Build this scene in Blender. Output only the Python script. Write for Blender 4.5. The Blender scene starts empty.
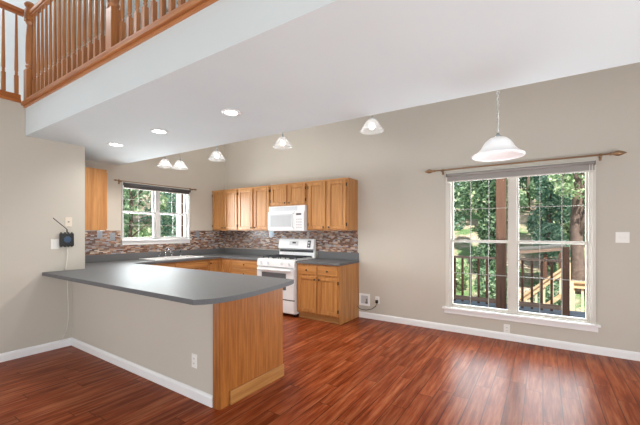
import bpy, bmesh, math, random
from mathutils import Vector, Matrix, noise

random.seed(7)
SC = bpy.context.scene
COL = SC.collection

# ------------------------------------------------------------------ camera, world, sun, area lights, exposure
YAW = math.atan2(223, 336)
cam_d = bpy.data.cameras.new('camera')
cam_d.sensor_width = 36.0
cam_d.lens = 36.0 * 336 / 640
cam_d.shift_y = 18.5 / 640
cam_d.clip_start = 0.05
cam = bpy.data.objects.new('camera', cam_d)
cam.location = (0, 0, 1.39)
cam.rotation_euler = (math.pi / 2, 0, YAW)
COL.objects.link(cam)
SC.camera = cam

w = bpy.data.worlds.new('sky')
SC.world = w
w.use_nodes = True
bgn = w.node_tree.nodes['Background']
bgn.inputs[0].default_value = (0.80, 0.90, 1.0, 1)
bgn.inputs[1].default_value = 1.0

sun_d = bpy.data.lights.new('sun', 'SUN')
sun_d.energy = 9.5
sun_d.angle = math.radians(1.0)
sun_d.color = (1.0, 0.93, 0.80)
sun = bpy.data.objects.new('sun', sun_d)
sun.rotation_euler = (math.radians(38), 0, math.radians(28))
COL.objects.link(sun)


def area(name, loc, target, sx, sy, power, color):
    d = bpy.data.lights.new(name, 'AREA')
    d.shape = 'RECTANGLE'
    d.size, d.size_y = sx, sy
    d.energy = power
    d.color = color
    o = bpy.data.objects.new(name, d)
    o.location = loc
    o.rotation_euler = (Vector(target) - Vector(loc)).to_track_quat('-Z', 'Y').to_euler()
    COL.objects.link(o)
    return o


# fill lamps added out of view at the front, left and right to brighten the room;
# daylight lamps at the two windows in view (each lamp stands just outside its glass)
area('fill_front', (-0.6, -3.75, 1.0), (-2.2, 1.6, 2.7), 4.6, 1.7, 58, (0.96, 0.98, 1.0))  # added fill, tilted up to brighten the ceiling underside
area('fill_left', (-4.70, -1.5, 0.9), (-2.9, 2.0, 2.9), 1.9, 1.5, 50, (0.96, 0.98, 1.0))  # fill added for the left part of the ceiling
area('fill_right', (2.75, -0.6, 1.2), (-3.0, 1.8, 2.8), 3.0, 2.0, 8, (0.97, 0.985, 1.0))  # weak fill added from the right
area('fill_right_low', (2.75, 0.2, 0.45), (0.6, 1.4, 2.6), 2.6, 0.7, 148, (0.96, 0.98, 1.0))  # low uplight added for the ceiling, no such source in view
area('daylight_patio', (-0.32, 5.55, 1.25), (-1.2, 2.0, 2.0), 1.75, 1.95, 125, (0.93, 0.97, 1.0))
area('daylight_kitchen', (-6.35, 3.36, 1.65), (-3.2, 2.8, 2.1), 1.45, 1.10, 180, (0.95, 0.98, 1.0))

SC.view_settings.view_transform = 'Standard'
SC.view_settings.look = 'None'
SC.view_settings.gamma = 1.0
SC.view_settings.use_curve_mapping = False
SC.view_settings.exposure = 0.0


# ------------------------------------------------------------------ materials
def srgb(r, g, b):
    def f(c):
        c /= 255.0
        return c / 12.92 if c <= 0.04045 else ((c + 0.055) / 1.055) ** 2.4
    return (f(r), f(g), f(b), 1)


class NT:
    """small wrapper for building node trees"""

    def __init__(self, name):
        self.m = bpy.data.materials.new(name)
        self.m.use_nodes = True
        self.t = self.m.node_tree
        self.b = self.t.nodes['Principled BSDF']
        self.out = self.t.nodes['Material Output']

    def n(self, typ, **kw):
        nd = self.t.nodes.new(typ)
        for k, v in kw.items():
            setattr(nd, k, v)
        return nd

    def l(self, a, b):
        self.t.links.new(a, b)

    def math(self, op, a, b=None):
        nd = self.n('ShaderNodeMath', operation=op)
        for i, v in enumerate((a, b)):
            if v is None:
                continue
            if isinstance(v, (int, float)):
                nd.inputs[i].default_value = v
            else:
                self.l(v, nd.inputs[i])
        return nd.outputs[0]

    def ramp(self, fac, stops, interp='LINEAR'):
        nd = self.n('ShaderNodeValToRGB')
        cr = nd.color_ramp
        cr.interpolation = interp
        while len(cr.elements) < len(stops):
            cr.elements.new(0.5)
        for e, (p, c) in zip(cr.elements, stops):
            e.position = p
            e.color = c
        self.l(fac, nd.inputs[0])
        return nd.outputs[0]

    def mix(self, fac, a, b, mode='MIX'):
        nd = self.n('ShaderNodeMix', data_type='RGBA', blend_type=mode)
        for sock, v in ((nd.inputs[0], fac), (nd.inputs[6], a), (nd.inputs[7], b)):
            if isinstance(v, (int, float)):
                sock.default_value = v
            elif isinstance(v, tuple):
                sock.default_value = v
            else:
                self.l(v, sock)
        return nd.outputs[2]

    def coords(self, scale=(1, 1, 1), rnd=False):
        tc = self.n('ShaderNodeTexCoord')
        v = tc.outputs['Object']
        if rnd:
            oi = self.n('ShaderNodeObjectInfo')
            mm = self.n('ShaderNodeVectorMath', operation='SCALE')
            mm.inputs[0].default_value = (7.1, 5.3, 9.7)
            self.l(oi.outputs['Random'], mm.inputs['Scale'])
            ad = self.n('ShaderNodeVectorMath', operation='ADD')
            self.l(v, ad.inputs[0])
            self.l(mm.outputs[0], ad.inputs[1])
            v = ad.outputs[0]
        mp = self.n('ShaderNodeMapping')
        mp.inputs['Scale'].default_value = scale
        self.l(v, mp.inputs[0])
        return mp.outputs[0]

    def noise(self, vec, scale=1.0, detail=3.0, rough=0.55):
        nd = self.n('ShaderNodeTexNoise')
        nd.inputs['Scale'].default_value = scale
        nd.inputs['Detail'].default_value = detail
        nd.inputs['Roughness'].default_value = rough
        self.l(vec, nd.inputs['Vector'])
        return nd.outputs[0]

    def bump(self, h, strength=0.1, dist=0.01):
        nd = self.n('ShaderNodeBump')
        nd.inputs['Strength'].default_value = strength
        nd.inputs['Distance'].default_value = dist
        self.l(h, nd.inputs['Height'])
        self.l(nd.outputs[0], self.b.inputs['Normal'])


def simple(name, col, rough=0.5, metal=0.0, var=0.04, scale=6.0, emit=None, estr=0.0, trans=0.0):
    k = NT(name)
    nz = k.noise(k.coords(), scale, 3)
    lo = tuple(c * (1 - var) for c in col[:3]) + (1,)
    hi = tuple(min(1, c * (1 + var)) for c in col[:3]) + (1,)
    k.l(k.ramp(nz, [(0.3, lo), (0.7, hi)]), k.b.inputs['Base Color'])
    k.b.inputs['Roughness'].default_value = rough
    k.b.inputs['Metallic'].default_value = metal
    if emit:
        k.b.inputs['Emission Color'].default_value = emit
        k.b.inputs['Emission Strength'].default_value = estr
    if trans:
        k.b.inputs['Transmission Weight'].default_value = trans
    return k.m


def paint(name, col, rough=0.75):
    k = NT(name)
    big = k.noise(k.coords(), 0.8, 2)
    lo = tuple(c * 0.97 for c in col[:3]) + (1,)
    hi = tuple(min(1, c * 1.03) for c in col[:3]) + (1,)
    k.l(k.ramp(big, [(0.3, lo), (0.7, hi)]), k.b.inputs['Base Color'])
    k.b.inputs['Roughness'].default_value = rough
    k.bump(k.noise(k.coords(), 160, 3), 0.06, 0.002)
    return k.m


def oak(name, axis, base=(200, 145, 86), dark=(170, 113, 60), rough=0.38, fine=1.0):
    k = NT(name)
    sc = {'x': (1.3, 26, 26), 'y': (26, 1.3, 26), 'z': (26, 26, 1.3)}[axis]
    sc2 = {'x': (3, 150, 150), 'y': (150, 3, 150), 'z': (150, 150, 3)}[axis]
    sc3 = {'x': (0.35, 3.0, 3.0), 'y': (3.0, 0.35, 3.0), 'z': (3.0, 3.0, 0.35)}[axis]
    sc = tuple(q * fine for q in sc)
    v = k.coords(sc, True)
    g1 = k.noise(v, 1.0, 4, 0.6)
    cath = k.noise(k.coords(sc3, True), 1.0, 2)
    rings = k.math('FRACT', k.math('MULTIPLY', cath, 9.0))
    g2 = k.noise(k.coords(sc2, True), 1.0, 2)
    b, d = srgb(*base), srgb(*dark)
    mid = tuple((x + y) / 2 for x, y in zip(b, d))
    c1 = k.ramp(g1, [(0.30, d), (0.48, mid), (0.62, b)])
    c2 = k.ramp(rings, [(0.0, (0.86, 0.80, 0.74, 1)), (0.25, (1, 1, 1, 1)), (0.85, (1, 1, 1, 1)), (1.0, (0.84, 0.78, 0.72, 1))])
    c3 = k.ramp(g2, [(0.35, (0.78, 0.72, 0.66, 1)), (0.5, (1, 1, 1, 1))])
    c = k.mix(0.35, c1, c2, 'MULTIPLY')
    c = k.mix(0.5, c, c3, 'MULTIPLY')
    k.l(c, k.b.inputs['Base Color'])
    k.b.inputs['Roughness'].default_value = rough
    return k.m


def floor_material():
    k = NT('cherry_laminate')
    tc = k.n('ShaderNodeTexCoord')
    sp = k.n('ShaderNodeSeparateXYZ')
    k.l(tc.outputs['Object'], sp.inputs[0])
    X, Y = sp.outputs[0], sp.outputs[1]
    pw, pl = 0.127, 1.22
    col = k.math('FLOOR', k.math('DIVIDE', X, pw))
    wn = k.n('ShaderNodeTexWhiteNoise', noise_dimensions='1D')
    k.l(col, wn.inputs['W'])
    ys = k.math('ADD', k.math('DIVIDE', Y, pl), wn.outputs['Value'])
    row = k.math('FLOOR', ys)
    cmb = k.n('ShaderNodeCombineXYZ')
    k.l(col, cmb.inputs[0])
    k.l(row, cmb.inputs[1])
    wn2 = k.n('ShaderNodeTexWhiteNoise', noise_dimensions='2D')
    k.l(cmb.outputs[0], wn2.inputs['Vector'])
    rnd = wn2.outputs['Value']
    # grain
    off = k.n('ShaderNodeCombineXYZ')
    k.l(k.math('MULTIPLY', rnd, 37.0), off.inputs[0])
    k.l(k.math('MULTIPLY', rnd, 91.0), off.inputs[1])
    ad = k.n('ShaderNodeVectorMath', operation='ADD')
    k.l(tc.outputs['Object'], ad.inputs[0])
    k.l(off.outputs[0], ad.inputs[1])
    mp = k.n('ShaderNodeMapping')
    mp.inputs['Scale'].default_value = (24, 1.9, 1)
    k.l(ad.outputs[0], mp.inputs[0])
    g = k.noise(mp.outputs[0], 1.0, 4, 0.6)
    mp2 = k.n('ShaderNodeMapping')
    mp2.inputs['Scale'].default_value = (90, 5, 1)
    k.l(ad.outputs[0], mp2.inputs[0])
    g2 = k.noise(mp2.outputs[0], 1.0, 2)
    c = k.ramp(g, [(0.28, srgb(108, 44, 18)), (0.45, srgb(144, 66, 32)), (0.60, srgb(168, 94, 58)), (0.75, srgb(184, 116, 82))])
    c = k.mix(0.55, c, k.ramp(rnd, [(0.0, srgb(178, 160, 150)), (0.5, srgb(226, 216, 208)), (1.0, srgb(255, 255, 255))]), 'MULTIPLY')
    c = k.mix(0.35, c, k.ramp(g2, [(0.35, (0.55, 0.48, 0.42, 1)), (0.55, (1, 1, 1, 1))]), 'MULTIPLY')
    # seams
    fx = k.math('FRACT', k.math('DIVIDE', X, pw))
    fy = k.math('FRACT', ys)
    sx = k.math('LESS_THAN', k.math('MINIMUM', fx, k.math('SUBTRACT', 1.0, fx)), 0.026)
    sy = k.math('LESS_THAN', k.math('MINIMUM', fy, k.math('SUBTRACT', 1.0, fy)), 0.0022)
    seam = k.math('MAXIMUM', sx, sy)
    c = k.mix(k.math('MULTIPLY', seam, 0.72), c, srgb(58, 26, 16))
    k.l(c, k.b.inputs['Base Color'])
    k.b.inputs['Roughness'].default_value = 0.30
    k.b.inputs['Specular IOR Level'].default_value = 0.07
    k.bump(k.math('SUBTRACT', g, k.math('MULTIPLY', seam, 1.0)), 0.05, 0.003)
    return k.m


def tile_material(name, axis):
    """narrow glass and stone mosaic strips laid in rows"""
    k = NT(name)
    tc = k.n('ShaderNodeTexCoord')
    sp = k.n('ShaderNodeSeparateXYZ')
    k.l(tc.outputs['Object'], sp.inputs[0])
    U = sp.outputs[0 if axis == 'x' else 1]
    Z = sp.outputs[2]
    rh, bl = 0.019, 0.062
    zr = k.math('DIVIDE', Z, rh)
    row = k.math('FLOOR', zr)
    wn = k.n('ShaderNodeTexWhiteNoise', noise_dimensions='1D')
    k.l(row, wn.inputs['W'])
    ul = k.math('MULTIPLY', k.math('ADD', k.math('MULTIPLY', wn.outputs['Value'], 0.7), 0.7), bl)
    us = k.math('ADD', k.math('DIVIDE', U, ul), k.math('MULTIPLY', wn.outputs['Value'], 13.0))
    colm = k.math('FLOOR', us)
    cmb = k.n('ShaderNodeCombineXYZ')
    k.l(colm, cmb.inputs[0])
    k.l(row, cmb.inputs[1])
    wn2 = k.n('ShaderNodeTexWhiteNoise', noise_dimensions='2D')
    k.l(cmb.outputs[0], wn2.inputs['Vector'])
    c = k.ramp(wn2.outputs['Value'], [
        (0.00, srgb(112, 74, 58)), (0.14, srgb(150, 112, 92)), (0.28, srgb(92, 66, 58)), (0.40, srgb(176, 146, 126)),
        (0.54, srgb(130, 124, 124)), (0.66, srgb(204, 186, 170)), (0.76, srgb(120, 84, 66)), (0.88, srgb(156, 156, 162))], 'CONSTANT')
    fz = k.math('FRACT', zr)
    fu = k.math('FRACT', us)
    gz = k.math('LESS_THAN', k.math('MINIMUM', fz, k.math('SUBTRACT', 1.0, fz)), 0.06)
    gu = k.math('LESS_THAN', k.math('MINIMUM', fu, k.math('SUBTRACT', 1.0, fu)), 0.02)
    gr = k.math('MAXIMUM', gz, gu)
    c = k.mix(gr, c, srgb(150, 136, 124))
    k.l(c, k.b.inputs['Base Color'])
    k.l(k.math('ADD', k.math('MULTIPLY', wn2.outputs['Value'], 0.35), 0.12), k.b.inputs['Roughness'])
    k.bump(k.math('SUBTRACT', 1.0, gr), 0.2, 0.002)
    return k.m


def glass_pane():
    k = NT('window_glass')
    k.t.nodes.remove(k.b)
    tr = k.n('ShaderNodeBsdfTransparent')
    tr.inputs[0].default_value = (0.96, 0.98, 0.985, 1)
    gl = k.n('ShaderNodeBsdfGlossy')
    gl.inputs['Roughness'].default_value = 0.03
    fr = k.n('ShaderNodeFresnel')
    fr.inputs['IOR'].default_value = 1.10
    mx = k.n('ShaderNodeMixShader')
    k.l(fr.outputs[0], mx.inputs[0])
    k.l(tr.outputs[0], mx.inputs[1])
    k.l(gl.outputs[0], mx.inputs[2])
    k.l(mx.outputs[0], k.out.inputs[0])
    return k.m


def shade_glass():
    k = NT('clear_ribbed_shade')
    k.b.inputs['Base Color'].default_value = srgb(226, 226, 226)
    k.b.inputs['Roughness'].default_value = 0.15
    tr = k.n('ShaderNodeBsdfTransparent')
    tl = k.n('ShaderNodeBsdfTranslucent')
    tl.inputs[0].default_value = (0.9, 0.9, 0.9, 1)
    m1 = k.n('ShaderNodeMixShader')
    m1.inputs[0].default_value = 0.5
    k.l(k.b.outputs[0], m1.inputs[1])
    k.l(tl.outputs[0], m1.inputs[2])
    m2 = k.n('ShaderNodeMixShader')
    m2.inputs[0].default_value = 0.62
    k.l(m1.outputs[0], m2.inputs[1])
    k.l(tr.outputs[0], m2.inputs[2])
    k.l(m2.outputs[0], k.out.inputs[0])
    return k.m


def leaf_material(name, cols, trans=0.45):
    k = NT(name)
    geo = k.n('ShaderNodeNewGeometry')
    cols = [tuple(0.78 * q + 0.22 * (sum(c) / 3 + 60) for q in c) for c in cols]
    stops = [(i / max(1, len(cols) - 1), srgb(*c)) for i, c in enumerate(cols)]
    c = k.ramp(geo.outputs['Random Per Island'], stops)
    k.l(c, k.b.inputs['Base Color'])
    k.b.inputs['Roughness'].default_value = 0.55
    tl = k.n('ShaderNodeBsdfTranslucent')
    k.l(c, tl.inputs[0])
    mx = k.n('ShaderNodeMixShader')
    mx.inputs[0].default_value = trans
    k.l(k.b.outputs[0], mx.inputs[1])
    k.l(tl.outputs[0], mx.inputs[2])
    k.l(mx.outputs[0], k.out.inputs[0])
    return k.m


def ground_material():
    k = NT('leaf_litter')
    n1 = k.noise(k.coords(), 1.1, 4)
    n2 = k.noise(k.coords(), 16, 4, 0.7)
    a = k.ramp(n2, [(0.3, srgb(110, 86, 70)), (0.5, srgb(176, 156, 140)), (0.7, srgb(214, 204, 196))])
    b = k.ramp(n2, [(0.3, srgb(60, 84, 56)), (0.55, srgb(108, 138, 90)), (0.75, srgb(150, 170, 120))])
    k.l(k.mix(k.ramp(n1, [(0.45, (0, 0, 0, 1)), (0.58, (1, 1, 1, 1))]), a, b), k.b.inputs['Base Color'])
    k.b.inputs['Roughness'].default_value = 0.95
    return k.m


WALL = paint('beige_wall_paint', srgb(199, 193, 182))
CEIL = paint('white_ceiling_paint', srgb(216, 226, 230), 0.85)
LOFTW = paint('pale_loft_paint', srgb(232, 236, 240), 0.8)
TRIMW = simple('white_trim_paint', srgb(242, 243, 244), 0.35, var=0.01)
VINYL = simple('cream_window_vinyl', srgb(214, 209, 200), 0.35, var=0.01)
OAKZ = oak('honey_oak_upright', 'z')
OAKX = oak('honey_oak_along', 'x')
OAKY = oak('honey_oak_across', 'y')
RAILZ = oak('red_oak_turned', 'z', (188, 128, 80), (156, 98, 56), 0.3)
RAILX = oak('red_oak_rail', 'x', (196, 132, 80), (158, 96, 54), 0.3)
RAILY = oak('red_oak_rail_across', 'y', (196, 126, 70), (158, 90, 46), 0.3)
OAKPANEL = oak('shaded_oak_veneer', 'z', (178, 112, 52), (140, 82, 34), fine=2.2)  # veneer whose darker, redder tone stands in for weaker light on the panel
LIGHTOAK = oak('pale_oak_board', 'y', (184, 130, 74), (156, 104, 54))
LIGHTOAKX = oak('pale_oak_board_along', 'x', (206, 162, 106), (176, 128, 78))
FLOOR = floor_material()
TILEX = tile_material('mosaic_strips_back', 'x')
TILEY = tile_material('mosaic_strips_side', 'y')
COUNTER = simple('grey_laminate', srgb(107, 108, 110), 0.50, var=0.05, scale=90)
COUNTER.node_tree.nodes['Principled BSDF'].inputs['Specular IOR Level'].default_value = 0.07
APPL = simple('white_enamel', srgb(236, 238, 240), 0.22, var=0.01)
APPL2 = simple('light_grey_enamel', srgb(196, 198, 202), 0.35, var=0.02)
OVENGL = simple('grey_oven_glass', srgb(92, 94, 98), 0.3, var=0.02)
MWGL = simple('microwave_screen', srgb(186, 190, 194), 0.2, var=0.03)
BLACK = simple('black_plastic', srgb(26, 26, 28), 0.45)
IRON = simple('cast_iron', srgb(44, 45, 50), 0.5)
BRONZE = simple('dark_bronze_knob', srgb(74, 54, 40), 0.4, metal=0.5)
CHROME = simple('chrome', srgb(206, 210, 214), 0.18, metal=1.0, var=0.01)
BRASS = simple('antique_brass_rod', srgb(150, 118, 88), 0.38, metal=0.35, var=0.12, scale=30)
STEEL = simple('brushed_steel_plate', srgb(150, 158, 168), 0.32, metal=0.5)
PLATE = simple('white_switch_plate', srgb(238, 237, 232), 0.4, var=0.01)
PLATEB = simple('almond_switch_plate', srgb(228, 216, 198), 0.4, var=0.01)
SLOT = simple('grey_slot', srgb(120, 118, 114), 0.5)
SHADE = simple('grey_roller_fabric', srgb(158, 154, 150), 0.8, var=0.03)
SHADEDK = simple('charcoal_roller', srgb(92, 92, 94), 0.7)
SINK = simple('white_porcelain', srgb(240, 240, 240), 0.15, var=0.01)
ALAB = simple('frosted_white_glass', srgb(246, 246, 248), 0.3, var=0.01, emit=(1, 0.99, 0.97, 1), estr=0.18)
MINIGL = shade_glass()
BULB = simple('lit_bulb', srgb(255, 250, 240), 0.4, emit=(1, 0.95, 0.88, 1), estr=7)
LENS = simple('lit_downlight_lens', srgb(255, 252, 246), 0.4, emit=(1, 0.97, 0.92, 1), estr=12)
BLUE = simple('blue_sticker', srgb(62, 84, 112), 0.3)
CABLE = simple('pale_cable', srgb(226, 222, 214), 0.5)
BCABLE = simple('dark_cable', srgb(84, 82, 82), 0.5)
GLASS = glass_pane()
DECKM = simple('weathered_deck_boards', srgb(124, 134, 150), 0.7, var=0.14, scale=9)
POSTM = oak('brown_treated_timber', 'z', (112, 79, 65), (86, 59, 48), 0.8)
POSTX = oak('brown_treated_timber_along', 'x', (150, 128, 118), (116, 94, 86), 0.8)
TANW = oak('tan_timber', 'x', (232, 198, 164), (200, 162, 128), 0.75)
TANZ = oak('tan_timber_upright', 'z', (240, 220, 196), (214, 186, 156), 0.75)
BARK = simple('grey_brown_bark', srgb(112, 94, 88), 0.95, var=0.35, scale=14)
GROUND = ground_material()
ROOFM = simple('grey_shed_roof', srgb(104, 102, 102), 0.8, var=0.15, scale=18)
KVINYL = simple('pale_grey_vinyl', srgb(196, 197, 196), 0.4, var=0.01)
GRILLE = simple('grey_white_grille', srgb(176, 176, 170), 0.5, var=0.01)
PVC = simple('white_pvc_post', srgb(224, 226, 228), 0.5)
LEAF = [
    leaf_material('dark_leaves', [(50, 84, 58), (78, 118, 84), (108, 148, 106), (150, 180, 140)]),
    leaf_material('mid_leaves', [(62, 106, 78), (98, 144, 106), (136, 174, 132), (190, 210, 176)]),
    leaf_material('light_leaves', [(98, 142, 96), (140, 178, 124), (182, 208, 152), (226, 236, 200)]),
    leaf_material('teal_leaves', [(56, 104, 88), (88, 138, 116), (122, 168, 144), (182, 210, 192)]),
]


# ------------------------------------------------------------------ building helpers
WOFF = {}


class MB:
    """collects shapes, in world coordinates, for ONE mesh object"""

    def __init__(self, tf=None):
        self.bm = bmesh.new()
        self.tf = tf

    def _v(self, p):
        if self.tf:
            p = self.tf(*p)
        return self.bm.verts.new(p)

    def box(self, x0, x1, y0, y1, z0, z1):
        vs = [self._v((x, y, z)) for z in (z0, z1) for y in (y0, y1) for x in (x0, x1)]
        for f in ((0, 2, 3, 1), (4, 5, 7, 6), (0, 1, 5, 4), (2, 6, 7, 3), (0, 4, 6, 2), (1, 3, 7, 5)):
            self.bm.faces.new([vs[i] for i in f])
        return self

    def prism(self, poly, z0, z1, axis='z'):
        def q(p, h):
            return {'z': (p[0], p[1], h), 'y': (p[0], h, p[1]), 'x': (h, p[0], p[1])}[axis]
        a = [self._v(q(p, z0)) for p in poly]
        b = [self._v(q(p, z1)) for p in poly]
        n = len(poly)
        self.bm.faces.new(a[::-1])
        self.bm.faces.new(b)
        for i in range(n):
            self.bm.faces.new((a[i], a[(i + 1) % n], b[(i + 1) % n], b[i]))
        return self

    def tube(self, pts, r, seg=10, cap=True):
        pts = [Vector(p) for p in pts]
        rr = r if isinstance(r, (list, tuple)) else [r] * len(pts)
        rings = []
        for i, p in enumerate(pts):
            d = (pts[min(i + 1, len(pts) - 1)] - pts[max(i - 1, 0)]).normalized()
            up = Vector((0, 0, 1)) if abs(d.z) < 0.95 else Vector((1, 0, 0))
            a = d.cross(up).normalized()
            b = d.cross(a)
            rings.append([self._v(tuple(p + (a * math.cos(t) + b * math.sin(t)) * rr[i]))
                          for t in (2 * math.pi * k / seg for k in range(seg))])
        for r0, r1 in zip(rings, rings[1:]):
            for k in range(seg):
                self.bm.faces.new((r0[k], r0[(k + 1) % seg], r1[(k + 1) % seg], r1[k]))
        if cap:
            self.bm.faces.new(rings[0][::-1])
            self.bm.faces.new(rings[-1])
        return self

    def lathe(self, c, prof, seg=24, axis='z', close=False):
        """prof: (radius, height) pairs turned about an axis through c"""
        rings = []
        for r, h in prof:
            ring = []
            for k in range(seg):
                t = 2 * math.pi * k / seg
                a, b = r * math.cos(t), r * math.sin(t)
                off = {'z': (a, b, h), 'x': (h, a, b), 'y': (a, h, b)}[axis]
                ring.append(self._v((c[0] + off[0], c[1] + off[1], c[2] + off[2])))
            rings.append(ring)
        for r0, r1 in zip(rings, rings[1:]):
            for k in range(seg):
                self.bm.faces.new((r0[k], r0[(k + 1) % seg], r1[(k + 1) % seg], r1[k]))
        if close:
            self.bm.faces.new(rings[0][::-1])
            self.bm.faces.new(rings[-1])
        return self

    def ball(self, c, r, seg=12, sz=1.0):
        prof = [(max(1e-4, r * math.sin(math.pi * i / 8)), -r * sz * math.cos(math.pi * i / 8)) for i in range(9)]
        return self.lathe(c, prof, seg)

    def torus(self, c, R, r, m, seg=12, sub=6):
        rings = []
        for i in range(seg):
            t = 2 * math.pi * i / seg
            ring = []
            for j in range(sub):
                u = 2 * math.pi * j / sub
                p = Vector(((R + r * math.cos(u)) * math.cos(t) * 0.7, r * math.sin(u), (R + r * math.cos(u)) * math.sin(t)))
                ring.append(self._v(tuple(Vector(c) + m @ p)))
            rings.append(ring)
        for i in range(seg):
            a, b = rings[i], rings[(i + 1) % seg]
            for j in range(sub):
                self.bm.faces.new((a[j], a[(j + 1) % sub], b[(j + 1) % sub], b[j]))
        return self

    def build(self, name, mat, parent=None, bevel=0.0, smooth=False, kind=None, at=None, solid=0.0):
        bmesh.ops.recalc_face_normals(self.bm, faces=self.bm.faces)
        if parent is not None:
            off = WOFF[parent.name]
        elif at is not None:
            off = Vector(at)
        else:
            xs = [v.co for v in self.bm.verts]
            off = Vector(((min(v.x for v in xs) + max(v.x for v in xs)) / 2, (min(v.y for v in xs) + max(v.y for v in xs)) / 2, min(v.z for v in xs)))
        for v in self.bm.verts:
            v.co -= off
        me = bpy.data.meshes.new(name)
        self.bm.to_mesh(me)
        self.bm.free()
        o = bpy.data.objects.new(name, me)
        COL.objects.link(o)
        if parent is None:
            o.location = off
        else:
            o.parent = parent
        WOFF[o.name] = Vector(off)
        me.materials.append(mat)
        if smooth:
            for p in me.polygons:
                p.use_smooth = True
        if solid:
            s = o.modifiers.new('thickness', 'SOLIDIFY')
            s.thickness = solid
        if bevel:
            b = o.modifiers.new('edges', 'BEVEL')
            b.width = bevel
            b.segments = 2
            b.limit_method = 'ANGLE'
            b.angle_limit = math.radians(50)
        if kind:
            o['kind'] = kind
        return o


def thing(name, label, cat, loc, group=None):
    o = bpy.data.objects.new(name, None)
    o.empty_display_size = 0.1
    o.location = loc
    COL.objects.link(o)
    WOFF[o.name] = Vector(loc)
    o['label'] = label
    o['category'] = cat
    if group:
        o['group'] = group
    return o


def tag(o, label, cat, group=None):
    o['label'] = label
    o['category'] = cat
    if group:
        o['group'] = group
    return o


def struct(o, label=None, cat=None):
    o['kind'] = 'structure'
    if label:
        o['label'] = label
        o['category'] = cat
    return o


def dup(root, delta, label=None, rotz=0.0):
    def cp(o, par):
        c = o.copy()
        COL.objects.link(c)
        if par is not None:
            c.parent = par
        for ch in [q for q in SRC if q.parent == o]:
            cp(ch, c)
        return c
    SRC = list(COL.objects)
    r = cp(root, None)
    r.location = Vector(root.location) + Vector(delta)
    r.rotation_euler.z += rotz
    WOFF[r.name] = Vector(r.location)
    if label:
        r['label'] = label
    return r


def back_tf(yf):
    """u along the back wall, v up, w out of the cabinet front towards the room"""
    return lambda u, w_, v: (u, yf - w_, v)


def side_tf(xf):
    return lambda u, w_, v: (xf + w_, u, v)


# ------------------------------------------------------------------ the setting
D = 4.89          # back wall
XL = -4.795       # left wall of the dining area
XW = -5.70        # kitchen window wall
Y0 = -4.0
XR = 3.0
ZS = 2.45         # underside of the loft

m = MB()
m.box(-6.6, XR + 0.1, Y0 - 0.1, D + 0.1, -0.12, 0.0)
struct(m.build('floor', FLOOR, at=(0, 0, 0)), 'reddish cherry plank floor running towards the patio window', 'floor')


def wall_hole(mb, axis, a0, a1, c0, c1, z0, z1, holes):
    """a wall from a0 to a1 along axis, thickness c0..c1, with rectangular openings (h0,h1,zb,zt)"""
    def bx(p0, p1, q0, q1):
        if p1 - p0 < 1e-5 or q1 - q0 < 1e-5:
            return
        if axis == 'x':
            mb.box(p0, p1, c0, c1, q0, q1)
        else:
            mb.box(c0, c1, p0, p1, q0, q1)
    cur = a0
    for h0, h1, zb, zt in sorted(holes):
        bx(cur, h0, z0, z1)
        bx(h0, h1, z0, zb)
        bx(h0, h1, zt, z1)
        cur = h1
    bx(cur, a1, z0, z1)
    return mb


P0, P1, PZ0, PZ1 = -1.085, 0.45, 0.335, 2.165       # patio window opening
K0, K1, KZ0, KZ1 = 2.78, 4.00, 1.245, 2.17          # kitchen window opening
struct(wall_hole(MB(), 'x', XW - 0.15, XR + 0.1, D, D + 0.15, 0, 4.0, [(P0, P1, PZ0, PZ1)]).build('wall_back', WALL),
       'long beige wall with the patio window and the cabinets', 'wall')
struct(wall_hole(MB(), 'y', 1.885, D, XW - 0.15, XW, 0, 5.0, [(K0, K1, KZ0, KZ1)]).build('wall_kitchen', WALL),
       'beige kitchen wall with the window over the sink', 'wall')
m = MB()
m.box(XL - 0.12, XL, -0.5, 1.30, 0, 2.80)
m.box(XL - 0.12, XL, Y0, -2.5, 0, 2.80)
m.box(XL - 0.12, XL, -2.5, -0.5, 2.1, 2.80)  # unseen opening added beside the left fill lamp
m.box(XL - 0.12, XL, 1.30, 1.885, 0, ZS)
m.box(XW - 0.15, XL - 0.12, 1.765, 1.885, 0, ZS)
struct(m.build('wall_left', WALL), 'beige wall on the left with the small black box', 'wall')
m = MB()
m.box(XL, -2.168, 1.746, 1.885, 0, 0.876)
struct(m.build('wall_peninsula', WALL), 'low beige wall under the peninsula counter', 'wall')
struct(wall_hole(MB(), 'x', -6.6, XR + 0.1, Y0 - 0.15, Y0, 0, 5.6, [(-2.9, -1.3, 0.3, 2.3), (-1.1, 0.5, 0.3, 2.3), (0.7, 2.3, 0.3, 2.3)]).build('wall_front', WALL))
struct(wall_hole(MB(), 'y', Y0, D, XR, XR + 0.15, 0, 5.6, [(-2.4, 1.2, 0.1, 2.9)]).build('wall_right', WALL))
m = MB()
m.box(-6.6, -6.45, Y0, D, 2.80, 5.6)
struct(m.build('wall_loft', LOFTW), 'pale wall seen behind the loft railing', 'wall')

# loft slab: white ceiling over the kitchen, its front face towards the dining area
m = MB()
m.prism([(XL, 1.302), (XR, 1.358), (XR, 2.928), (XW - 0.001, 2.716), (XW - 0.001, 1.886), (XL - 0.121, 1.886), (XL - 0.121, 1.302)], ZS, 2.79)
struct(m.build('ceiling', CEIL), 'flat white ceiling under the loft with recessed lights', 'ceiling')
m = MB()
m.box(-6.45, XL - 0.121, Y0, 1.76, 2.60, 2.79)
struct(m.build('floor_loft', CEIL))
m = MB()
m.prism([(D + 0.15, 3.95), (D + 0.15, 4.05), (0.8, 5.65), (Y0 - 0.1, 5.65), (Y0 - 0.1, 5.55), (0.8, 5.55)], -6.6, XR + 0.1, 'x')
struct(m.build('ceiling_vault', CEIL))

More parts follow.
